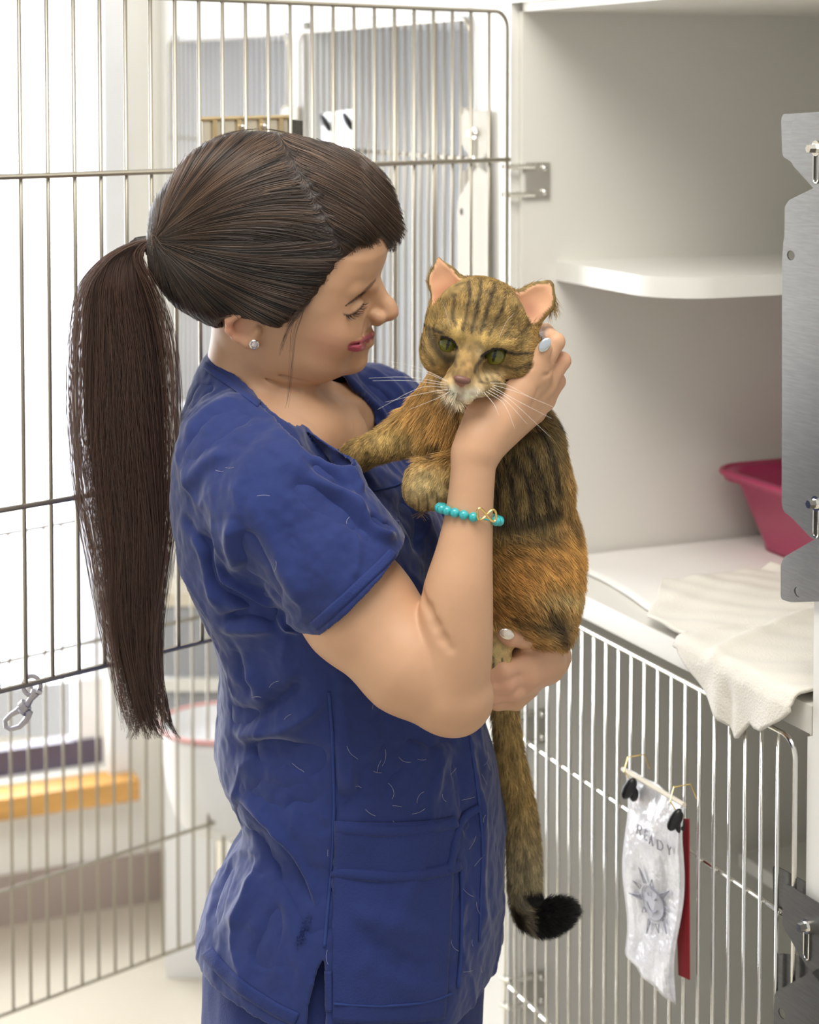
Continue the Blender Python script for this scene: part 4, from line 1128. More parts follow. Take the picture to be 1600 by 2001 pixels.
def ribbon(name, pts, width, lift, m, parent, n=6, ripple=0.0, thick=0.0012, wseg=4):
    """a sewn strip that follows the cloth, pixels give its centre line"""
    c = catmull(pts, n); V = []; ok = []
    for i in range(len(c)):
        t = c[min(i + 1, len(c) - 1)] - c[max(i - 1, 0)]; t = t / (np.linalg.norm(t) + 1e-9); nn = np.array([-t[1], t[0]])
        row = []
        for j in range(wseg + 1):
            q = c[i] + nn * width * (j / wseg - 0.5)
            e = 1 if 0 < j < wseg else 0.25
            p = on_cloth(q[0], q[1], lift * e + ripple * math.sin(i * 2.1 + math.sin(i * 0.7) * 2) * e)
            row.append(p)
        ok.append(all(p is not None for p in row)); V.append(row)
    for _ in range(2):
        V2 = [list(r) for r in V]
        for i in range(1, len(V) - 1):
            if ok[i - 1] and ok[i] and ok[i + 1] and (V[i - 1][2] - V[i + 1][2]).length < 0.03:
                for j in range(wseg + 1): V2[i][j] = V[i][j] * 0.5 + (V[i - 1][j] + V[i + 1][j]) * 0.25
        V = V2
    verts = []; faces = []; ids = {}
    for i in range(len(V)):
        if ok[i]:
            ids[i] = len(verts); verts += V[i]
    for i in range(len(V) - 1):
        if ok[i] and ok[i + 1] and max((V[i][j] - V[i + 1][j]).length for j in range(wseg + 1)) < 0.03:
            for j in range(wseg): a, b = ids[i] + j, ids[i + 1] + j; faces.append([a, a + 1, b + 1, b])
    if not faces: return None
    runs = []; cur = []
    for i in range(len(V) - 1):
        good = ok[i] and ok[i + 1] and max((V[i][j] - V[i + 1][j]).length for j in range(wseg + 1)) < 0.03
        if good: cur.append(i)
        elif cur: runs.append(cur); cur = []
    if cur: runs.append(cur)
    best = set(max(runs, key=len)); faces = [[ids[i] + j, ids[i] + j + 1, ids[i + 1] + j + 1, ids[i + 1] + j] for i in sorted(best) for j in range(wseg)]
    used = sorted({v for f_ in faces for v in f_}); rm_ = {v: k for k, v in enumerate(used)}; verts = [verts[v] for v in used]; faces = [[rm_[v] for v in f_] for f_ in faces]
    me = bpy.data.meshes.new(name); me.from_pydata([tuple(v) for v in verts], [], faces); me.materials.append(m)
    me.polygons.foreach_set('use_smooth', [True] * len(me.polygons))
    o = bpy.data.objects.new(name, me); COL.objects.link(o); place(o, parent)
    sd = o.modifiers.new('thickness', 'SOLIDIFY'); sd.thickness = thick; sd.offset = 1 if False else 0
    return o
M_SCR2 = mat('blue_cotton_band', (0.0120, 0.027, 0.140), 0.85, sheen=0.06, bump=(500, 0.6, 0.0012))
ribbon('sleeve_hem', [(774, 1072), (748, 1100), (712, 1134), (674, 1170), (638, 1202), (612, 1224)], 20, 0.0010, M_SCR2, scrub, 8, 0.0005)
ribbon('neck_band', [(398, 712), (422, 730), (450, 750), (487, 776), (527, 805), (566, 832), (605, 858), (642, 880), (680, 898), (712, 912)], 13, 0.0010, M_SCR2, scrub, 6)
ribbon('neck_band', [(642, 737), (668, 752), (690, 774), (715, 802), (735, 832), (744, 858)], 10, 0.0010, M_SCR2, scrub, 6)
ribbon('bottom_hem', [(404, 1858), (428, 1888), (465, 1924), (505, 1952), (545, 1976), (580, 1992)], 26, 0.0010, M_SCR2, scrub, 10, 0.0006)
ribbon('side_seam', [(642, 1352), (649, 1440), (652, 1530), (652, 1600), (648, 1690), (640, 1780), (634, 1850)], 5, 0.0008, M_SEAM, scrub, 10)
ribbon('slit_facing', [(640, 1860), (642, 1910), (643, 1960), (645, 2001)], 14, 0.0010, M_SCR2, scrub, 8)
ribbon('front_seam', [(918, 1440), (932, 1540), (942, 1640), (940, 1740), (936, 1840)], 4, 0.0008, M_SEAM, scrub, 10)
ribbon('yoke_seam', [(712, 960), (740, 957), (770, 950), (790, 940)], 3, 0.0008, M_SEAM, scrub, 8)
# pockets: double patch
def patch(name, tl, tr, br, bl, lift, m, parent, nu=26, nv=16):
    V = []; good = True
    tl, tr, br, bl = map(np.array, (tl, tr, br, bl))
    for i in range(nu + 1):
        for j in range(nv + 1):
            u, v = i / nu, j / nv; q = (tl * (1 - u) + tr * u) * (1 - v) + (bl * (1 - u) + br * u) * v
            q = q + np.array([0, 6 * math.sin(math.pi * u)])
            p = on_cloth(q[0], q[1], lift + 0.0006 * math.sin(u * 11 + v * 5)); 
            if p is None: return None
            V.append(p)
    Fc = [[i * (nv + 1) + j, i * (nv + 1) + j + 1, (i + 1) * (nv + 1) + j + 1, (i + 1) * (nv + 1) + j] for i in range(nu) for j in range(nv)]
    o = mesh_obj(name, V, np.array(Fc), m, parent); sd = o.modifiers.new('thickness', 'SOLIDIFY'); sd.thickness = 0.0016; sd.offset = 0
    return o
pk = patch('pocket', (652, 1604), (890, 1597), (868, 1990), (650, 1996), 0.0016, M_SCR2, scrub, 30, 40)
if pk:
    ribbon('pocket_band', [(652, 1616), (720, 1622), (790, 1622), (850, 1614), (890, 1606)], 24, 0.0036, M_SCR2, pk, 8, 0.0003)
    ribbon('pocket_band', [(650, 1703), (720, 1710), (790, 1712), (850, 1703), (895, 1690)], 24, 0.0042, M_SCR2, pk, 8, 0.0004)
    ribbon('pocket_edge', [(935, 1578), (912, 1590), (898, 1612), (886, 1645), (880, 1680), (872, 1700)], 14, 0.0044, M_SCR2, pk, 6, 0.0004)
    ribbon('pocket_stitch', [(652, 1960), (740, 1964), (820, 1958), (880, 1940)], 3, 0.003, M_SEAM, pk, 8)
    ribbon('pocket_stitch', [(898, 1700), (900, 1780), (898, 1860), (892, 1930)], 3, 0.003, M_SEAM, pk, 8)
# torn hole by the side seam: frayed threads
fr = []
for k in range(70):
    a = rng.random(); px = 606 - 22 * a + rng.normal(0, 4); py = 1795 + 48 * a + rng.normal(0, 5)
    p = on_cloth(px, py, 0.001)
    if p is not None:
        d = rng.normal(0, 1, 3); d /= np.linalg.norm(d); fr.append([np.array(p), np.array(p) + d * 0.003 + [0, -0.001, 0], np.array(p) + d * 0.005 + [0, -0.001, -0.001]])
if fr: hair_obj('frayed_thread', np.array(fr), 0.00022, M_SCR2, scrub, kind='stuff')
# loose pale cat hairs clinging to the cloth
lh = []
for k in range(75):
    px, py = rng.uniform(420, 960), rng.uniform(880, 1980)
    if rng.random() < 0.5: px, py = rng.uniform(700, 960), rng.uniform(1480, 1950)
    a = rng.uniform(0, 6.28); L = rng.uniform(12, 34); cv = rng.uniform(-0.9, 0.9); pts = []
    for i in range(6):
        s_ = i / 5; pts.append(on_cloth(px + L * s_ * math.cos(a + cv * s_), py + L * s_ * math.sin(a + cv * s_), 0.0012))
    if all(p is not None for p in pts) and max((pts[i] - pts[i + 1]).length for i in range(5)) < 0.01: lh.append([list(p) for p in pts])
hair_obj('clinging_cat_hair', np.array(lh), 0.000075, mat('pale_fur_strand', (0.75, 0.70, 0.66), 0.6), scrub, kind='stuff')

# ---- trousers and shoes
def rows_tr(f):
    loft(f, [(1700, 450, 930, .15), (1800, 415, 945, .165), (1880, 404, 948, .172), (1960, 402, 946, .175), (2040, 404, 942, .175), (2150, 412, 930, .17)], YT, 0.02, 1.0)
    zf = 0.07
    for s in (1, -1):
        hip = w(675, 2080, YT) + RT * s * 0.085
        kn_ = np.array([hip[0] + 0.01, hip[1], 0.44]); an_ = np.array([hip[0] - 0.02, hip[1] + 0.0, 0.06])
        f.chain([hip, kn_, an_], [0.098, 0.080, 0.085], 0.03)
ft = Field((w(395, 900, YT)[0] - 0.03, 1.84, 0.03), (w(960, 900, YT)[0] + 0.03, 2.33, w(700, 1690, YT)[2]), 0.005)
rows_tr(ft)
Pt, Qt = ft.mesh(1); Pt, Qt = keep_big(Pt, Qt)
Nt = vnormals(Pt, Qt); Pt = Pt + Nt * (0.003 * fbm(Pt * [1, 1, 0.4], 22, 3, 4))[:, None]
mesh_obj('scrub_trousers', Pt, Qt, M_SCR2, woman)
for s in (1, -1):
    hip = w(675, 2080, YT) + RT * s * 0.085; fs = Field((hip[0] - 0.14, hip[1] - 0.12, -0.005), (hip[0] + 0.24, hip[1] + 0.12, 0.12), 0.005)
    b0 = np.array([hip[0] - 0.06, hip[1], 0.035]); fs.chain([b0, b0 + FW * 0.10, b0 + FW * 0.19 + [0, 0, -0.008]], [0.035, 0.036, 0.030], 0.02)
    fs.put((hip[0] - 0.2, hip[1] - 0.2, -0.1), (hip[0] + 0.3, hip[1] + 0.2, 0.0), lambda X, Y, Z: Z + 0 * X + 0 * Y, 0.0, 's')
    Ps, Qs = fs.mesh(1); mesh_obj('shoe', Ps, Qs, M_BLACK, woman)

# ---- hair on the head
HREG = [(772, 478), (758, 495), (735, 485), (705, 478), (680, 496), (660, 515), (640, 545), (615, 578), (593, 603), (570, 622), (546, 640), (515, 632), (480, 622), (440, 620), (425, 636), (480, 760), (640, 800), (830, 760), (830, 470)]
fh = Field(w(290, 640, 1.95) * [1, 0, 1] + [-0.01, 1.925, -0.01], (w(790, 240, 2.15)[0] + 0.005, 2.20, w(500, 235, 2.2)[2] + 0.005), 0.0019)
RY = HO[1] - 0.0
Mh = HM
fh.ell(w(488, 436, 2.045), (0.0965, 0.0905, 0.0975), HM, 0.02)
fh.ell(w(620, 418, 2.045), (0.068, 0.080, 0.068), HM, 0.05)
fh.ell(w(672, 415, 2.045), (0.048, 0.062, 0.046), HM, 0.04)
fh.ell(w(460, 500, 2.05), (0.082, 0.086, 0.068), HM, 0.03)
fh.cone(w(655, 470, 1.998), w(590, 580, 1.996), 0.034, 0.028, 0.025)
fh.chain([w(680, 440, 2.02), w(735, 452, 2.04), w(750, 470, 2.05)], [0.034, 0.021, 0.013], 0.02)
fh.cone(w(570, 530, 1.998), w(530, 605, 1.995), 0.034, 0.026, 0.03)
fh.ell(w(345, 472, 2.055), (0.026, 0.03, 0.03), HM, 0.05)
fh.cone(w(380, 560, 2.05), w(440, 590, 2.05), 0.02, 0.02, 0.03)
extrude_cut(fh, HREG, 1.985, 1.8, 2.4, 0.006)
Phh, Qhh = fh.mesh(2); Phh, Qhh = keep_big(Phh, Qhh, 0.1)
Nh = vnormals(Phh, Qhh); CB = bvh_of(Phh, Qhh)
tie = w(303, 470, 2.055)
# combed relief: ridges that converge on the tie
v = Phh - tie; ang = np.arctan2(v[:, 2], np.hypot(v[:, 0], 0.0001)) ; lat = np.arctan2(v[:, 1], v[:, 0])
Phh2 = Phh + Nh * (0.0007 * np.sin(ang * 90 + 3 * np.sin(lat * 7)) * np.clip(np.linalg.norm(v, axis=1) / 0.1, 0, 1))[:, None]
cap = mesh_obj('hair', Phh2, Qhh, M_HCAP, woman)
M_HCAP.node_tree.nodes['Principled BSDF'].inputs['Base Color'].default_value = (0.022, 0.013, 0.010, 1)
# strands over the near half of the head, following the combing
def flow(px, py):
    """unit direction in the frame along which the hair is combed (toward its tip)"""
    # side part running from the crown to the forehead
    tx, ty = 305 - px, 470 - py; L = math.hypot(tx, ty) + 1e-6; a = np.array([tx, ty]) / L
    # arch: upper hair first rises over the crown
    a = a + np.array([0, -0.0016 * max(0, L - 60) * (1 if py < 470 else -0.55) * (0.7)])
    # bangs sweep right and down past the part line
    d_part = (px - 596) * 0.80 + (py - 360) * -0.45            # >0 in front of the part
    b = np.array([0.93, 0.42 + 0.002 * (px - 620)])
    if px > 700: b = np.array([0.75, 0.75])
    k = 1 / (1 + math.exp(-max(-60, min(60, d_part / 3.5))))
    if px < 640 and py > 492 - (px - 600) * 0.1: k *= max(0, 1 - (py - 470) / 40)
    r = a * (1 - k) + b * k; return r / (np.linalg.norm(r) + 1e-9)
S = []; SC = []; tries = 0
hcol = np.array([0.060, 0.036, 0.023])
def head_strand(px, py, n, step, lift):
    pts = []
    for i in range(n):
        h, nn = ray_px(CB, px, py)
        if h is None:
            if len(pts) < 4: return None
            while len(pts) < n: pts.append(pts[-1] + (pts[-1] - pts[-2]) * 0.32 + np.array([0, 0.0002, -0.0002]))
            return pts
        if nn.y > 0: nn = -nn
        pts.append(np.array(h + nn * lift)); d = flow(px, py); px += d[0] * step; py += d[1] * step
        if math.hypot(px - 305, py - 470) < 10: px, py = 305 + rng.normal(0, 2), 470 + rng.normal(0, 10)
    return pts
while len(S) < 9000 and tries < 24000:
    tries += 1
    px, py = rng.uniform(305, 770), rng.uniform(255, 645); py0 = py
    s_ = head_strand(px, py, 14, rng.uniform(5, 15), 0.0003 + abs(rng.normal(0, 0.0013)))
    if s_ is None: continue
    s_ = np.array(s_)
    if np.max(np.linalg.norm(np.diff(s_, axis=0), axis=1)) > 0.02: continue
    S.append(s_); t_ = math.atan2(s_[0][2] - tie[2], s_[0][0] - tie[0]); c = hcol * rng.uniform(0.35, 1.35) * (1 + 0.55 * math.sin(t_ * 38 + 2 * math.sin(t_ * 13)) + 0.35 * math.sin(t_ * 97)); c = c * (1 + 0.9 * max(0, min(1, (450 - py0) / 160))) + (np.array([0.02, 0.017, 0.013]) if rng.random() < 0.06 else 0)  # strands lightened toward the crown: shine painted into the hair colour
    SC.append(c)
S = np.array(S); print('scalp strands', len(S), tries)
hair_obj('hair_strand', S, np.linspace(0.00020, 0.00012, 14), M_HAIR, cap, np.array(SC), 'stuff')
# flyaways and wisps
def free_strands(paths, name, parent, n_each, spread, rad, colr, m=16):
    out = []; cc = []
    for path, n in paths:
        c = catmull(path, 6); t = np.linspace(0, 1, len(c)); tt = np.linspace(0, 1, m)
        c = np.stack([np.interp(tt, t, c[:, i]) for i in range(3)], 1)
        for k in range(n):
            o = rng.normal(0, 1, 2) * spread; wv = rng.normal(0, 1, 2) * spread * 1.5; e = rng.uniform(0.75, 1)
            cz = np.stack([np.interp(tt * e, tt, c[:, i]) for i in range(3)], 1)
            q = [w(x + o[0] * (0.3 + s__) + wv[0] * math.sin(3 * s__), y, Yv + 0.0004 * o[1]) for (x, y, Yv), s__ in zip(cz, tt)]
            out.append(q); cc.append(np.array(colr) * rng.uniform(0.6, 1.4))
    return hair_obj(name, np.array(out), rad, M_HAIR, parent, np.array(cc), 'stuff')
free_strands([([(625, 525, 1.975), (598, 580, 1.966), (572, 625, 1.962), (556, 660, 1.964), (543, 705, 1.968)], 16), ([(600, 575, 1.968), (588, 615, 1.964), (575, 650, 1.963), (568, 700, 1.967), (564, 760, 1.972), (558, 810, 1.97)], 7),
              ([(600, 560, 1.968), (585, 600, 1.962), (572, 640, 1.962), (567, 690, 1.967)], 5), ([(700, 470, 2.012), (672, 492, 2.0), (652, 520, 1.992), (640, 545, 1.985)], 26), ([(665, 500, 1.997), (640, 530, 1.985), (616, 562, 1.975), (600, 590, 1.968)], 30), ([(625, 555, 1.975), (600, 590, 1.966), (578, 618, 1.962), (560, 640, 1.962)], 30), ([(735, 470, 2.03), (712, 474, 2.02), (690, 484, 2.01), (676, 500, 2.005)], 20), ([(450, 618, 1.97), (430, 624, 1.975), (415, 640, 1.985)], 12), ([(755, 470, 2.03), (768, 480, 2.03), (764, 495, 2.035)], 30), ([(690, 350, 2.02), (745, 410, 2.02), (768, 470, 2.03)], 10),
              ([(400, 290, 2.03), (440, 262, 2.03), (520, 252, 2.03), (600, 270, 2.03)], 14), ([(310, 440, 2.05), (325, 370, 2.04), (370, 305, 2.04), (410, 275, 2.04)], 12), ([(330, 560, 2.02), (365, 600, 2.02), (410, 622, 2.02)], 14)],
             'loose_strand', cap, 0, 2.2, 0.00009, (0.05, 0.028, 0.017))
# ---- hair tie and ponytail
bm = bmesh.new()
for k in range(3):
    cc_ = w(298 - 5 * k + 5, 468 + k, 2.055); pts = []
    for a in np.linspace(0, 2 * math.pi, 24, endpoint=False):
        pts.append(Vector(cc_) + Vector((0.006 * math.cos(a) * 0.25, 0.013 * math.sin(a), 0.0135 * math.cos(a))))
    add_tube(bm, pts, 0.0032, 8, closed=True)
bm_obj('hair_tie', bm, M_HCAP, cap, smooth=True)
PC = [(318, 470, 12), (300, 468, 15), (272, 476, 21), (240, 505, 36), (232, 560, 60), (236, 620, 76), (240, 700, 86), (242, 800, 90), (246, 900, 88), (250, 1000, 80), (254, 1100, 66), (256, 1200, 52), (262, 1280, 42), (272, 1350, 36), (284, 1410, 26), (294, 1446, 16)]
pc = catmull(PC, 8); tpc = np.linspace(0, 1, len(pc))
NS, MS = 5200, 26; out = []; cc = []; tt = np.linspace(0, 1, MS)
clump = rng.normal(0, 1, (60, 4))
ends = rng.uniform(0.60, 1.08, 60)
for k in range(NS):
    ci = rng.integers(0, 60); cl = clump[ci]
    a = rng.uniform(0, 2 * math.pi); r = math.sqrt(rng.random()); u, v_ = r * math.cos(a), r * math.sin(a)
    # clumping grows down the length
    gu = math.tanh(cl[0] * 0.75); gv = math.tanh(cl[1] * 0.75)
    e = min(1.0 - 0.24 * rng.random() ** 1.4, ends[ci] * rng.uniform(0.86, 1.06)) if rng.random() < 0.75 else rng.uniform(0.5, 0.97)
    s_ = tt * e; cx_ = np.interp(s_, tpc, pc[:, 0]); cy_ = np.interp(s_, tpc, pc[:, 1]); cw_ = np.interp(s_, tpc, pc[:, 2])
    g = np.clip((s_ - 0.25) / 0.5, 0, 1) ** 1.3
    uu = u * (1 - 0.80 * g) + gu * g * 0.98; vv = v_ * (1 - 0.80 * g) + gv * g
    ph = cl[2] * 3 + rng.normal(0, 0.12)
    wob = (9 * np.sin(s_ * 9 + ph) + 3 * np.sin(s_ * 23 + ph * 2)) * np.clip(s_ * 1.6, 0, 1)
    tip = np.clip((s_ - 0.80) / 0.2, 0, 1) ** 2
    X_ = cx_ + uu * cw_ + wob * 0.7 + tip * (gu * 30 + 26 * math.sin(ci * 1.7)) + rng.normal(0, 1.2) + 5 * np.sin(s_ * 14 + ci) * g
    Yp = cy_ + (1 - abs(u)) * 0
    Yd = 2.055 + vv * np.minimum(cw_, 60) * 2.05 / F_PX * 0.75
    out.append(WA(X_, Yp, Yd)); cc.append(np.array([0.060, 0.030, 0.020]) * rng.uniform(0.4, 1.5) * (1 + 0.5 * max(0, -gu)))
for k in range(260):       # stray hairs
    u = rng.choice([-1, 1]) * rng.uniform(0.9, 1.22); e = rng.uniform(0.5, 1.0); s_ = tt * e
    cx_ = np.interp(s_, tpc, pc[:, 0]); cy_ = np.interp(s_, tpc, pc[:, 1]); cw_ = np.interp(s_, tpc, pc[:, 2]); ph = rng.uniform(0, 6)
    out.append(WA(cx_ + u * cw_ * np.clip(s_ * 4, 0, 1) + 7 * np.sin(s_ * 8 + ph), cy_, 2.055 + rng.normal(0, 0.02) + 0 * s_)); cc.append(np.array([0.09, 0.045, 0.028]) * rng.uniform(0.6, 1.5))
pony = hair_obj('ponytail', np.array(out), np.linspace(0.00021, 0.00013, MS), M_HAIR, cap, np.array(cc), 'stuff')
# solid core so that daylight does not pour through the thick part
fp = Field(w(140, 1300, 1.99) * [1, 0, 1] + [0, 1.99, 0], (w(340, 440, 2.1)[0], 2.12, w(300, 440, 2.1)[2]), 0.004)
fp.chain([w(x, y, 2.055) for x, y, r in PC[:12]], [RM(max(r * 0.62 - 3, 6), 2.055) * 1.0 for x, y, r in PC[:12]], 0.01, flat=((0, 1, 0), 0.5))
Pp, Qp = fp.mesh(1); mesh_obj('ponytail_core', Pp, Qp, M_HCAP, pony)
# ---- brow, lashes, earring
br = []
for k in range(150):
    t = rng.random(); c = np.array([np.interp(t, [0, .25, .55, .8, 1], v_) for v_ in ([676, 692, 708, 722, 734], [597, 586, 574, 560, 547])])
    wd = 3.4 * math.sin(math.pi * min(1, 0.15 + t * 0.8)); px, py = c[0], c[1] + rng.uniform(-wd, wd)
    h, n = ray_px(HB, px, py)
    if h is None: continue
    d = w(px - 7, py + 2.5, h.y) - w(px, py, h.y); n = n if n.y < 0 else -n
    p0 = np.array(h); p1 = p0 + d * 0.5 + np.array(n) * 0.0008; br.append([p0, p1, p0 + d + np.array(n) * 0.0005])
hair_obj('eyebrow', np.array(br), np.array([0.00016, 0.00014, 0.00005]), M_HAIR, woman, np.tile([0.05, 0.025, 0.015], (len(br), 1)), 'stuff')
la = []
for k in range(46):
    t = rng.random(); px = np.interp(t, [0, .25, .5, .75, 1], [676, 684, 694, 704, 711]); py = np.interp(t, [0, .25, .5, .75, 1], [615, 615.5, 611, 602, 593])
    h, n = ray_px(HB, px, py)
    if h is None: continue
    p0 = w(px, py, h.y); a = math.radians(np.interp(t, [0, 1], [70, -15])) + rng.normal(0, 0.15); L = rng.uniform(10, 16)
    q1 = w(px + L * 0.5 * math.cos(a), py + L * 0.5 * math.sin(a), h.y - 0.004); q2 = w(px + L * math.cos(a - 0.25), py + L * math.sin(a - 0.25), h.y - 0.006); la.append([p0, q1, q2])
hair_obj('eyelash', np.array(la), np.array([0.0002, 0.00015, 0.00006]), M_HAIR, woman, np.tile([0.008, 0.006, 0.006], (len(la), 1)), 'stuff')
h, n = ray_px(HB, 497, 673)
ec = Vector(w(497, 673, 1.985)) if h is None else h
ear = bmesh.new()
add_tube(ear, [ec + Vector((0.0042 * math.cos(a), -0.0018, 0.0042 * math.sin(a))) for a in np.linspace(0, 2 * math.pi, 16, endpoint=False)], 0.0009, 6, closed=True)
er = bm_obj('earring', ear, M_CHROME, woman, smooth=True); er['label'] = 'round sparkling stud earring'
M_GEM = mat('cut_crystal', (0.95, 0.95, 0.97), 0.03, trans=0.5, spec=1.0)
bm = bmesh.new(); bmesh.ops.create_icosphere(bm, subdivisions=1, radius=0.0036, matrix=Matrix.Translation(ec + Vector((0, -0.002, 0)))); bm_obj('gem', bm, M_GEM, er)
# ---- nails
def nail(px, py, Y, r, tilt, m, lift=0.0):
    c = Vector(w(px, py, Y)); bm = bmesh.new(); add_ball(bm, (0, 0, 0), r, 16, 10); bm.transform(Matrix.Translation(c) @ tilt.to_4x4())
    return bm_obj('fingernail', bm, m, woman, smooth=True)
M_SILV = mat('silver_nail_varnish', (0.60, 0.66, 0.70), 0.18, 0.7, coat=0.5)
nail(1064, 674, 1.8765, (0.0052, 0.0022, 0.0080), Matrix.Rotation(math.radians(38), 3, 'Y'), M_SILV)['label'] = 'silver blue varnished thumbnail'
nail(990, 1239, 1.9335, (0.0078, 0.0022, 0.0056), Matrix.Rotation(math.radians(20), 3, 'Y'), mat('pearl_nail_varnish', (0.80, 0.74, 0.64), 0.2, 0.5, coat=0.5))['label'] = 'pearl varnished thumbnail'
# ---- bracelet
M_TURQ = mat('turquoise_bead', (0.035, 0.42, 0.44), 0.3, coat=0.4, noise=(190, 0.35))
bc = w(917, 1004, 1.871); brc = thing('bracelet', bc, None, None); place(brc, woman)
bpy.context.view_layer.update()
RB = 0.0262
cord_pts = []; beads = []
def bpt(a):   # slightly tilted ring round the wrist
    q = np.array([math.cos(a) * 0.0295, math.sin(a) * RB, 0]); q[2] = -q[0] * 0.22 - q[1] * 0.14 - 0.0005
    return Vector(bc + q)
tube('cord', [bpt(a) for a in np.linspace(0, 2 * math.pi, 40, endpoint=False)], 0.0008, M_TURQ, brc, 6, closed=True)
bmesh_bead = None
for k in range(20):
    a = -2 * math.pi * k / 20 - math.pi * 0.5 + 0.10
    dg = (math.degrees(a) % 360)
    if 284 < dg < 322: continue
    if bmesh_bead is None:
        bm = bmesh.new(); add_ball(bm, (0, 0, 0), 0.0048, 18, 12)
        for f in bm.faces: f.smooth = True
        bmesh_bead = bpy.data.meshes.new('bead'); bm.to_mesh(bmesh_bead); bm.free(); bmesh_bead.materials.append(M_TURQ)
    o = bpy.data.objects.new('bead', bmesh_bead); COL.objects.link(o); o.location = bpt(a); place(o, brc)
pts = []; cA = Vector(w(951, 1006, 1.842))
for a in np.linspace(0, 2 * math.pi, 48, endpoint=False):
    q = 0.0100 * math.cos(a); r = 0.0056 * math.sin(2 * a)
    pts.append(cA + Vector((q * 0.93, 0.007 * math.cos(a) * 0.7 + 0.0008 * math.sin(a), r - q * 0.22)))
ch = tube('infinity_charm', pts, 0.00115, M_GOLD, brc, 8, closed=True); ch['label'] = 'gold infinity loop charm'
# ================================================================== the cat
M_CATSKIN = mat('cat_hide', (0.2, 0.14, 0.07), 0.8, vcol=True)
M_FUR = bpy.data.materials.new('tabby_fur'); M_FUR.use_nodes = True
_nt = M_FUR.node_tree; _b = _nt.nodes['Principled BSDF']
_a = _nt.nodes.new('ShaderNodeAttribute'); _a.attribute_name = 'Col'
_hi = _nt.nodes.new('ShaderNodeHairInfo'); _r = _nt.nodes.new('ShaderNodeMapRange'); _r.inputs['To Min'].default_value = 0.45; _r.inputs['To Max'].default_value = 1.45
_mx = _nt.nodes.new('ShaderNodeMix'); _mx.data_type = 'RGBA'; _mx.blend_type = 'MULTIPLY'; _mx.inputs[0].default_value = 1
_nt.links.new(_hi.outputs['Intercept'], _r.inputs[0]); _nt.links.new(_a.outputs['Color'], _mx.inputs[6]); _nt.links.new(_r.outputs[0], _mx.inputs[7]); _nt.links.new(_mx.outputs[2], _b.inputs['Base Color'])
_b.inputs['Roughness'].default_value = 0.55; _b.inputs['Specular IOR Level'].default_value = 0.35

HCp = w(936, 648, 1.945)
cat = thing('cat', (HCp[0] + 0.03, 1.985, HCp[2] - 0.3), 'brown tabby cat with green eyes held against the woman in blue', 'cat')
r14 = math.radians(14)
CM = np.stack([[math.cos(r14), 0, -math.sin(r14)], [0, 1, 0], [math.sin(r14), 0, math.cos(r14)]], 1)
fc = Field((w(655, 600, 1.9)[0], 1.835, w(960, 1330, 1.93)[2] - 0.005), (w(1140, 600, 2.05)[0] + 0.005, 2.075, w(900, 490, 1.95)[2] + 0.005), 0.0018)
# torso
fc.chain([w(915, 770, 1.965), w(895, 830, 1.985), w(900, 900, 1.990)], [0.046, 0.050, 0.046], 0.02)
fc.chain([w(950, 790, 1.975), w(980, 865, 1.985), w(1002, 960, 1.985), w(1012, 1055, 1.985), w(1022, 1130, 1.985), w(1045, 1185, 1.985), w(1078, 1228, 1.99)], [0.046, 0.053, 0.053, 0.056, 0.053, 0.041, 0.020], 0.02)
fc.ell(w(1070, 1110, 1.965), (0.026, 0.040, 0.046), None, 0.03)       # thigh
fc.cone(w(1040, 880, 1.95), w(1065, 950, 1.955), 0.025, 0.018, 0.03)
# forelegs
fc.chain([w(850, 830, 1.985), w(806, 842, 1.990), w(775, 860, 1.992), w(738, 874, 1.998), w(702, 888, 2.010), w(672, 900, 2.03)], [0.030, 0.021, 0.0165, 0.0145, 0.0145, 0.012], 0.012)
fc.chain([w(940, 900, 1.955), w(885, 925, 1.930), w(830, 938, 1.925)], [0.026, 0.0195, 0.0180], 0.012)
fc.chain([w(830, 940, 1.923), w(820, 962, 1.917)], [0.0180, 0.0170], 0.010)
for a, b in (((808, 948), (808, 972)), ((822, 955), (824, 984)), ((840, 955), (843, 982)), ((855, 945), (862, 966))):
    fc.cone(w(*a, 1.916), w(*b, 1.912), 0.0095, 0.0088, 0.003)
# hind foot
fc.chain([w(1030, 1190, 1.965), w(990, 1225, 1.958), w(973, 1265, 1.953)], [0.028, 0.0165, 0.0135], 0.010)
for a, b in (((962, 1262), (958, 1298)), ((973, 1268), (970, 1310)), ((986, 1265), (988, 1300))):
    fc.cone(w(*a, 1.948), w(*b, 1.943), 0.0070, 0.0064, 0.0025)
# head
fc.ell(w(938, 640, 1.9220), (0.0545, 0.050, 0.0465), CM, 0.012)
fc.ell(w(938, 607, 1.9070), (0.042, 0.036, 0.030), CM, 0.015)
fc.ell(w(862, 688, 1.9070), (0.0205, 0.026, 0.0225), CM, 0.018)
fc.ell(w(1012, 700, 1.9080), (0.0240, 0.032, 0.0250), CM, 0.018)
fc.cone(w(928, 672, 1.8780), w(904, 733, 1.8500), 0.0165, 0.0098, 0.014)
fc.ell(w(908, 742, 1.8670), (0.019, 0.020, 0.015), CM, 0.010)
fc.ell(w(885, 752, 1.8560), (0.0120, 0.0115, 0.0090), CM, 0.005)
fc.ell(w(926, 757, 1.8570), (0.0145, 0.0115, 0.0095), CM, 0.005)
fc.ell(w(950, 748, 1.880), (0.018, 0.018, 0.013), CM, 0.010)
fc.ell(w(907, 775, 1.8610), (0.0095, 0.0090, 0.0062), CM, 0.004)
fc.cone(w(903, 757, 1.8430), w(904, 768, 1.8480), 0.0010, 0.0012, 0.003, 's')
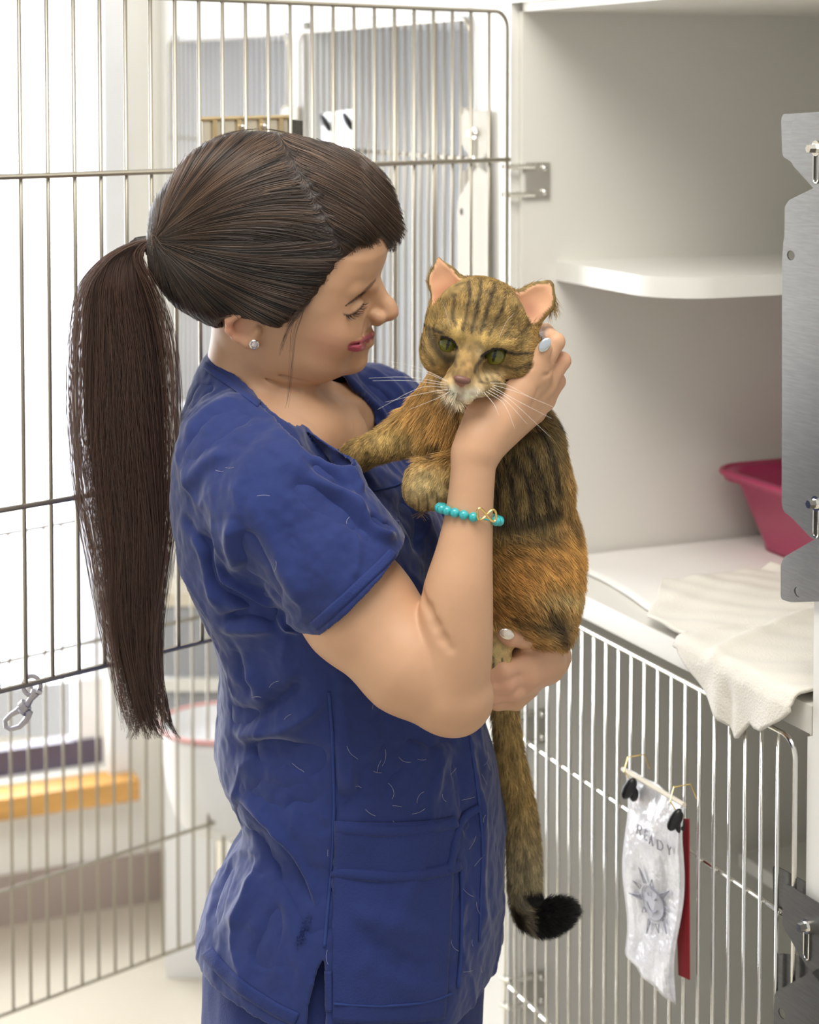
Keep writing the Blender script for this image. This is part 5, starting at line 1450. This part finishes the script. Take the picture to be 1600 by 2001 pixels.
# brows and eye hollows
fc.cone(w(866, 645, 1.8770), w(895, 650, 1.8690), 0.010, 0.010, 0.010)
fc.cone(w(945, 662, 1.8690), w(990, 668, 1.8790), 0.010, 0.011, 0.010)
EYE_L = [(862, 660), (869, 660), (879, 664), (887, 669), (892, 680), (886, 682), (875, 678), (866, 668)]
EYE_R = [(942, 696), (953, 688), (966, 683), (980, 683), (989, 686), (984, 694), (973, 700), (961, 702), (950, 700)]
extrude_cut(fc, EYE_L, 1.875, 1.78, 1.887, 0.002); extrude_cut(fc, EYE_R, 1.875, 1.78, 1.887, 0.002)
# ears: thin shells scooped toward the camera
fc.chain([w(882, 580, 1.920), w(868, 548, 1.917), w(857, 507, 1.914)], [0.0205, 0.0150, 0.0028], 0.006, flat=((0, 1, 0), 0.42))
fc.chain([w(1026, 606, 1.922), w(1052, 584, 1.922), w(1072, 557, 1.922)], [0.0225, 0.0165, 0.0050], 0.006, flat=((0, 1, 0), 0.42))
fc.chain([w(876, 578, 1.908), w(864, 548, 1.909), w(857, 511, 1.9125)], [0.0188, 0.0142, 0.0020], 0.002, 's', flat=((0, 1, 0), 0.5))
fc.chain([w(1030, 604, 1.909), w(1054, 583, 1.912), w(1073, 558, 1.9165)], [0.0208, 0.0156, 0.0040], 0.002, 's', flat=((0, 1, 0), 0.5))
Pc, Qc = fc.mesh(1); Pc, Qc = keep_big(Pc, Qc)
# tail on its own grid
TP = [(1050, 1215, 2.02, 22), (1015, 1290, 2.08, 22), (988, 1360, 2.115, 22), (990, 1430, 2.125, 23), (1003, 1510, 2.13, 25), (1018, 1600, 2.13, 28), (1024, 1680, 2.13, 29), (1026, 1740, 2.13, 28), (1034, 1782, 2.125, 29), (1062, 1795, 2.115, 29), (1088, 1786, 2.105, 27), (1106, 1778, 2.10, 18)]
tc = catmull(TP, 5)
ftl = Field((w(940, 1400, 2.13)[0], 1.99, w(1000, 1840, 2.13)[2]), (w(1135, 1200, 2.1)[0], 2.175, w(1000, 1170, 2.02)[2]), 0.0026)
ftl.chain([w(*t[:3]) for t in tc], [RM(t[3], t[2]) for t in tc], 0.004)
Ptl, Qtl = ftl.mesh(1)
nb = len(Pc); P = np.vstack([Pc, Ptl]); Q = np.vstack([Qc, Qtl + nb])

STR_SHADE = [ # dark stripes, and shade painted between toes and forelegs: pixels, half width, strength
    ([(903, 645), (912, 612), (918, 575), (915, 552)], 4, .8), ([(921, 648), (930, 612), (938, 570), (940, 550)], 4, .8), ([(938, 652), (950, 615), (960, 575), (966, 555)], 4, .8), ([(888, 636), (884, 610), (890, 575)], 4, .7),
    ([(956, 655), (972, 622), (985, 590), (985, 568)], 4, .7), ([(985, 655), (1000, 630), (1010, 600)], 4, .5), ([(905, 600), (925, 590), (945, 596)], 3, .5), ([(1010, 660), (1030, 640), (1040, 625)], 5, .5),
    ([(818, 640), (840, 642), (862, 650)], 3.5, .85), ([(842, 655), (850, 680), (868, 700), (880, 705)], 8, .75), ([(823, 660), (830, 690), (850, 715)], 4, .45),
    ([(990, 690), (1015, 692), (1040, 690), (1060, 678)], 3.5, .9), ([(975, 715), (1005, 722), (1035, 712), (1050, 700)], 4, .6), ([(945, 700), (932, 715), (928, 728)], 4, .8), ([(893, 684), (888, 700), (890, 715)], 4, .55), ([(935, 745), (955, 750), (975, 745)], 2, .6),
    ([(963, 880), (972, 930), (970, 990)], 6, .95), ([(985, 890), (1000, 940), (1004, 1000)], 6, .95), ([(1005, 885), (1028, 925), (1038, 985)], 6, .95), ([(1030, 870), (1055, 915), (1068, 975)], 7, .85), ([(1055, 840), (1080, 890), (1092, 960)], 7, .8),
    ([(955, 1005), (1000, 1018), (1050, 1005), (1090, 990)], 13, .85), ([(985, 865), (1020, 850), (1060, 838)], 7, .7), ([(1080, 780), (1085, 830)], 6, .8), ([(1010, 905), (1035, 915), (1050, 940)], 4, .9),
    ([(1115, 1010), (1125, 1060)], 6, .6), ([(960, 1060), (1010, 1050), (1060, 1060), (1100, 1035)], 8, .5), ([(960, 1105), (1000, 1080), (1050, 1085)], 6, .45), ([(835, 800), (850, 808)], 4, .6), ([(856, 862), (850, 892)], 9, .8),
    ([(1075, 1195), (1090, 1225), (1098, 1250)], 14, .75), ([(1000, 1210), (1050, 1218), (1090, 1225)], 9, .5), ([(1030, 1190), (1070, 1200)], 6, .35),
    ([(816, 965), (817, 1000)], 1.8, .8), ([(834, 965), (836, 1003)], 1.8, .8), ([(853, 962), (857, 990)], 1.8, .7), ([(964, 1285), (963, 1312)], 2, .9), ([(980, 1285), (980, 1312)], 2, .9), ([(790, 830), (805, 845), (812, 870)], 4, .3), ([(1022, 1440), (1040, 1520), (1058, 1620), (1062, 1700)], 9, .6), ([(992, 1752), (1005, 1780), (1015, 1810)], 7, .9), ([(1015, 1790), (1030, 1830)], 8, 1.0)]
def fur_color(P):
    xy = PROJ(P); x, y = xy[:, 0], xy[:, 1]; n = len(P)
    def mixc(c, col, wgt): return c * (1 - wgt[:, None]) + np.array(col) * wgt[:, None]
    def g(cx_, cy_, rx, ry): return np.exp(-(((x - cx_) / rx) ** 2 + ((y - cy_) / ry) ** 2))
    c = np.tile([0.27, 0.185, 0.065], (n, 1))
    c = mixc(c, [0.50, 0.30, 0.105], np.clip(g(850, 830, 75, 95) * 1.3, 0, 1) * (y > 715))
    back = 1 / (1 + np.exp(-(x - 955) / 14)) * (y > 745) * (y < 1060)
    c = mixc(c, [0.155, 0.115, 0.05], np.clip(back, 0, 1) * 0.9)
    c = mixc(c, [0.36, 0.22, 0.08], np.clip(g(1110, 960, 16, 130), 0, 1) * 0.8)
    c = mixc(c, [0.42, 0.245, 0.08], np.clip((y - 1035) / 50, 0, 1) * (y < 1330))
    c = mixc(c, [0.52, 0.30, 0.095], np.clip(g(1050, 1110, 75, 45) + g(1115, 1065, 30, 50), 0, 1) * 0.9)
    c = mixc(c, [0.55, 0.45, 0.24], np.clip(g(1100, 1165, 50, 18), 0, 1) * 0.8)
    c = mixc(c, [0.24, 0.19, 0.10], np.clip(g(1080, 1220, 40, 32), 0, 1) * 0.85)
    # head
    c = mixc(c, [0.52, 0.38, 0.14], np.clip(g(897, 648, 12, 22) + g(950, 664, 12, 18) + g(985, 668, 20, 7), 0, 1) * 0.9)
    c = mixc(c, [0.36, 0.22, 0.085], np.clip(g(912, 715, 20, 34), 0, 1) * 0.7)
    c = mixc(c, [0.56, 0.43, 0.24], np.clip(g(882, 748, 20, 14) + g(930, 755, 24, 13) + g(960, 735, 30, 12), 0, 1) * 0.8)
    c = mixc(c, [0.80, 0.74, 0.63], np.clip(g(905, 776, 22, 15) + g(926, 768, 16, 9) + g(884, 762, 12, 9), 0, 1))
    c = mixc(c, [0.60, 0.46, 0.26], np.clip(g(938, 690, 9, 12) + g(880, 690, 14, 6), 0, 1) * 0.6)
    # paws
    c = mixc(c, [0.56, 0.41, 0.16], np.clip(g(770, 862, 52, 34) * 1.3, 0, 1) * 0.95)
    c = mixc(c, [0.47, 0.38, 0.19], np.clip(g(835, 950, 45, 40), 0, 1) * 0.95)
    c = mixc(c, [0.52, 0.42, 0.21], np.clip(g(970, 1275, 34, 48), 0, 1) * 0.95)
    # tail
    tl = (y > 1330)
    c = mixc(c, [0.40, 0.29, 0.12], tl * 1.0)
    c = mixc(c, [0.33, 0.285, 0.18], tl * np.clip((y - 1560) / 130, 0, 1))
    d = sum(0 for _ in ())
    for pts, wd, st in STR_SHADE:
        pc_ = np.array(pts, float); lo = pc_.min(0) - 3 * wd; hi = pc_.max(0) + 3 * wd
        m = ((xy > lo) & (xy < hi)).all(1)
        if not m.any(): continue
        dd, _t = pl_dist(xy[m] + 2.5 * np.stack([vnoise(P[m], 90, 1), vnoise(P[m], 90, 2)], 1), pc_)
        k = st * np.clip(1.35 - dd / wd, 0, 1); sub = c[m]; c[m] = sub * (1 - k[:, None]) + np.array([0.030, 0.022, 0.014]) * k[:, None]
    # black tail tip with a grey ring
    s_ = (x - 1036) * 0.93 - (y - 1790) * 0.38
    tip = tl * np.clip((s_ - 2) / 4, 0, 1) * (y > 1735)
    c = mixc(c, [0.010, 0.009, 0.009], tip)
    ring = tl * np.exp(-((s_ + 6) / 8) ** 2) * (y > 1745); c = mixc(c, [0.20, 0.18, 0.15], ring * 0.9)
    c *= (1 + 0.50 * fbm(P * [1, 1, 0.6], 210, 2, 4))[:, None]
    return np.clip(c * [1.12, 1.06, 0.95], 0.004, 1)
cc = fur_color(P) * 0.75
xyP = PROJ(P)
# bare skin: inside the ears, nose leather, eye rims
def inpoly(xy, poly, grow=0.0): return poly_sdf(xy[:, 0], xy[:, 1], poly) < grow
EARL = [(853, 500), (860, 503), (886, 526), (904, 550), (898, 565), (878, 582), (852, 582), (850, 540)]
EARR = [(1005, 590), (1040, 560), (1074, 549), (1080, 565), (1066, 620), (1058, 632), (1030, 618)]
Nc = vnormals(P, Q)
def scoop(P):
    best = np.full(len(P), 1.0)
    for ch in ([(w(876, 578, 1.908), .0188), (w(864, 548, 1.909), .0142), (w(857, 511, 1.9125), .0020)], [(w(1030, 604, 1.909), .0208), (w(1054, 583, 1.912), .0156), (w(1073, 558, 1.9165), .0040)]):
        for (a, ra), (b, rb) in zip(ch[:-1], ch[1:]):
            ab = b - a; v = P - a; t = np.clip(v @ ab / (ab @ ab), 0, 1); q = v - t[:, None] * ab
            best = np.minimum(best, np.sqrt((q ** 2).sum(1) + 3.0 * q[:, 1] ** 2) - (ra + (rb - ra) * t))
    return best
inear = (scoop(P) < 0.0022) & (xyP[:, 1] < 632)
cc[inear] = np.array([0.72, 0.40, 0.23])  # pink ear skin, with a backlit glow painted in as brighter colour
dr_ = np.maximum(np.exp(-((xyP[:, 0] - 873) / 14) ** 2 - ((xyP[:, 1] - 578) / 16) ** 2), np.exp(-((xyP[:, 0] - 1036) / 18) ** 2 - ((xyP[:, 1] - 606) / 20) ** 2)) * inear
cc = cc * (1 - 0.7 * dr_[:, None]) + np.array([0.48, 0.22, 0.15]) * 0.7 * dr_[:, None]

NOSE = [(884, 735), (903, 736), (922, 742), (914, 750), (901, 758), (892, 751)]
nz_ = inpoly(xyP, NOSE) & (P[:, 1] < 1.872); cc[nz_] = np.array([0.30, 0.12, 0.085])
for E in (EYE_L, EYE_R):
    e = (poly_sdf(xyP[:, 0], xyP[:, 1], E) < 3.4) & (P[:, 1] < 1.902); cc[e] = np.array([0.015, 0.010, 0.008])
mesh_obj('body', P, Q, M_CATSKIN, cat, cols=np.clip(cc, 0, 1))

# ---- fur
def make_fur(n, P, Q, seed, name, lenf, back=0.35):
    fcn = P[Q].mean(1); fn_ = vnormals(P, Q)[Q[:, 0]]
    R, fi = sample_faces(P, Q, n, np.where(fn_[:, 1] < 0.35, 1.0, back), seed)
    Nn = fn_[fi]; xy = PROJ(R); x, y = xy[:, 0], xy[:, 1]
    keep = np.ones(n, bool)
    for E in (EYE_L, EYE_R): keep &= ~((poly_sdf(x, y, E) < 3.2) & (R[:, 1] < 1.902))
    keep &= ~(inpoly(xy, NOSE, 0.5) & (R[:, 1] < 1.872))
    ear_in = (scoop(R) < 0.0024) & (y < 632)
    keep &= ~(ear_in & (np.random.default_rng(seed).random(n) < 0.86))
    R, Nn, xy, x, y, ear_in = R[keep], Nn[keep], xy[keep], x[keep], y[keep], ear_in[keep]; n = len(R)
    rg = np.random.default_rng(seed + 5)
    # combing in frame directions
    hd = (y < 790) & (x > 800) & (x < 1075)
    fx = np.full(n, 0.12); fy = np.ones(n)
    vx, vy = x - 903, y - 735; L = np.hypot(vx, vy) + 1e-6
    fx = np.where(hd, vx / L, fx); fy = np.where(hd, vy / L, fy)
    chest = (x < 900) & (y > 760) & (y < 1000); fx = np.where(chest, -0.45, fx)
    leg = (y > 900) & (y < 1000) & (x < 885); fx = np.where(leg, -0.5, fx); fy = np.where(leg, 0.85, fy)
    hip = (y > 1040) & (y < 1330); fx = np.where(hip, 0.75, fx); fy = np.where(hip, 0.55 + 0.3 * np.sin(x * 0.03), fy)
    tl = y > 1340
    fx = np.where(tl, 0.10 + np.clip((y - 1740) / 40, 0, 1) * 1.2, fx); fy = np.where(tl, 1 - np.clip((y - 1740) / 40, 0, 1) * 1.1, fy)
    Dv = np.stack([fx, rg.normal(0, 0.1, n), -fy], 1) + 0.30 * np.stack([vnoise(R, 55, 1), vnoise(R, 55, 2), vnoise(R, 55, 3)], 1) + 0.16 * rg.normal(0, 1, (n, 3))
    T = Dv - Nn * (Dv * Nn).sum(1)[:, None]; T /= np.linalg.norm(T, axis=1)[:, None] + 1e-9
    lift = np.where(hd, 0.28, 0.45)[:, None] * rg.uniform(0.6, 1.4, (n, 1))
    D0 = T * 1.0 + Nn * lift; D0 /= np.linalg.norm(D0, axis=1)[:, None]
    Ln = np.full(n, 0.0145)
    dn = np.hypot(vx, vy); Ln = np.where(hd, np.interp(dn, [0, 25, 60, 110, 170], [0.0020, 0.0028, 0.0046, 0.0072, 0.0085]), Ln)
    Ln = np.where(chest & ~leg, 0.0165, Ln); Ln = np.where(leg, np.interp(y, [900, 950, 975], [0.0070, 0.0048, 0.0026]), Ln)
    Ln = np.where((y > 1225) & (y < 1335) & (x < 1010), 0.0026, Ln); Ln = np.where(tl, 0.0125, Ln)
    far_leg = (x < 815) & (y > 830) & (y < 910); Ln = np.where(far_leg, 0.0060, Ln)
    eary = (inpoly(xy, EARL, 7) | inpoly(xy, EARR, 7)); Ln = np.where(eary, 0.0026, Ln); Ln = np.where(ear_in, 0.010, Ln)
    Ln = Ln * lenf * rg.uniform(0.6, 1.15, n)
    m = 5; pts = np.zeros((n, m, 3)); q = R - Nn * 0.0008
    for i in range(m):
        s_ = i / (m - 1); dd = D0 * (1 - 0.35 * s_) + T * 0.35 * s_ + np.array([0, 0, -0.12]) * s_
        pts[:, i] = q; q = q + dd * (Ln / (m - 1))[:, None]
    col = fur_color(R + T * 0.002)
    col *= rg.uniform(0.55, 1.45, (n, 1)); pale = rg.random(n) < 0.10; col[pale] = col[pale] * 1.4 + 0.04
    blk = (x > 1040) & (y > 1740); col[blk] = np.minimum(col[blk], 0.02)
    col[ear_in] = np.array([0.75, 0.60, 0.45])
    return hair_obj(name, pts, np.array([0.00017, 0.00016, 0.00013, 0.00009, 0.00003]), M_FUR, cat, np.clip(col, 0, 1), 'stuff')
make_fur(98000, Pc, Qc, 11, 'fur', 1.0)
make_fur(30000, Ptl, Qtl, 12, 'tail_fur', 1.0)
# eyes
def cat_eye(px, py, Y, r, gx, gz):
    c = w(px, py, Y); nu, nv = 40, 28; V = []; Cc = []
    g = np.array([gx, -1.0, gz]); g /= np.linalg.norm(g); up = np.array([0.24, 0, 0.97]); up -= g * (up @ g); up /= np.linalg.norm(up); rt = np.cross(up, g)
    for j in range(nv + 1):
        a = math.pi * j / nv
        for i in range(nu):
            b = 2 * math.pi * i / nu; d = g * math.cos(a) + (rt * math.cos(b) + up * math.sin(b)) * math.sin(a)
            V.append(c + d * r); u_, v_ = d @ rt, d @ up; rad = math.hypot(u_, v_)
            col = np.array([0.105, 0.105, 0.016]) * (0.75 + 0.5 * (1 - rad)) 
            col = col + np.array([0.10, 0.10, 0.0]) * max(0, -v_)
            if rad > 0.86 or d @ g < 0: col = np.array([0.02, 0.014, 0.01])
            if (u_ / 0.13) ** 2 + (v_ / 0.62) ** 2 < 1 and d @ g > 0: col = np.array([0.003, 0.003, 0.003])
            Cc.append(col)
    Fc = [[j * nu + i, j * nu + (i + 1) % nu, (j + 1) * nu + (i + 1) % nu, (j + 1) * nu + i] for j in range(nv) for i in range(nu)]
    return mesh_obj('eye', V, np.array(Fc), M_EYE, cat, cols=np.array(Cc))
M_EYE = mat('green_cat_iris', (0.3, 0.3, 0.05), 0.08, vcol=True, coat=0.25, spec=0.4)
cat_eye(877, 668, 1.8825, 0.0105, -0.12, -0.15); cat_eye(967, 690, 1.8825, 0.0118, -0.10, -0.12)
# nose leather
bm = bmesh.new(); add_ball(bm, (0, 0, 0), (0.0085, 0.0045, 0.0040), 16, 10); bm.transform(Matrix.Translation(Vector(w(903, 742, 1.8420))) @ Matrix(CM.tolist()).to_4x4())
bm_obj('nose', bm, mat('pink_brown_nose_leather', (0.17, 0.075, 0.055), 0.45), cat, smooth=True)
# whiskers
WH = [[(878, 746, 1.8480), (810, 716, 1.8360), (725, 701, 1.8240)], [(876, 750, 1.8480), (800, 737, 1.8360), (721, 739, 1.8240)], [(876, 753, 1.8480), (800, 744, 1.8360), (728, 744, 1.8240)], [(878, 757, 1.8480), (820, 758, 1.8360), (738, 800, 1.8290)],
      [(880, 760, 1.8480), (830, 768, 1.8360), (752, 786, 1.8290)], [(880, 748, 1.8480), (828, 728, 1.8400), (770, 716, 1.8300)], [(884, 762, 1.8480), (850, 780, 1.8400), (800, 800, 1.8340)],
      [(962, 752, 1.8470), (1010, 766, 1.8220), (1085, 797, 1.8160)], [(962, 755, 1.8470), (1005, 780, 1.8220), (1078, 818, 1.8160)], [(958, 758, 1.8470), (1000, 784, 1.8220), (1075, 854, 1.8160)], [(954, 762, 1.8470), (990, 785, 1.8260), (1030, 829, 1.8160)],
      [(950, 765, 1.8470), (985, 790, 1.8260), (1006, 838, 1.8190)], [(958, 748, 1.8470), (990, 752, 1.8300), (1032, 774, 1.8200)], [(945, 766, 1.8470), (965, 790, 1.8260), (975, 812, 1.8220)], [(880, 640, 1.8640), (872, 612, 1.8500), (862, 585, 1.8460)], [(975, 660, 1.8590), (990, 628, 1.8460), (1005, 612, 1.8420)]]
ws = []
for q in WH:
    c = catmull(q, 6); ws.append([w(*c[min(i, len(c) - 1)]) for i in np.linspace(0, len(c) - 1, 10).astype(int)])
for k, q in enumerate(ws):
    hair_obj('whisker', np.array([q]), np.linspace(0.00017, 0.00006, 10), M_WHI if k else None, cat) if k else None
    if k == 0:
        M_WHI = mat('white_whisker', (0.92, 0.89, 0.84), 0.4); hair_obj('whisker', np.array([q]), np.linspace(0.00017, 0.00006, 10), M_WHI, cat)
# claws
M_CLAW = mat('dark_claw', (0.03, 0.025, 0.022), 0.3)
for px, py, Y in ((953, 1300, 1.942), (979, 1306, 1.940), (991, 1303, 1.941), (811, 985, 1.908), (826, 995, 1.908), (847, 990, 1.908)):
    p = w(px, py, Y); bm = bmesh.new(); add_tube(bm, [p + [0, 0, 0.003], p + [-0.0005, -0.002, -0.001], p + [-0.002, -0.002, -0.004]], [0.0013, 0.0010, 0.0002], 6); bm_obj('claw', bm, M_CLAW, cat, smooth=True)
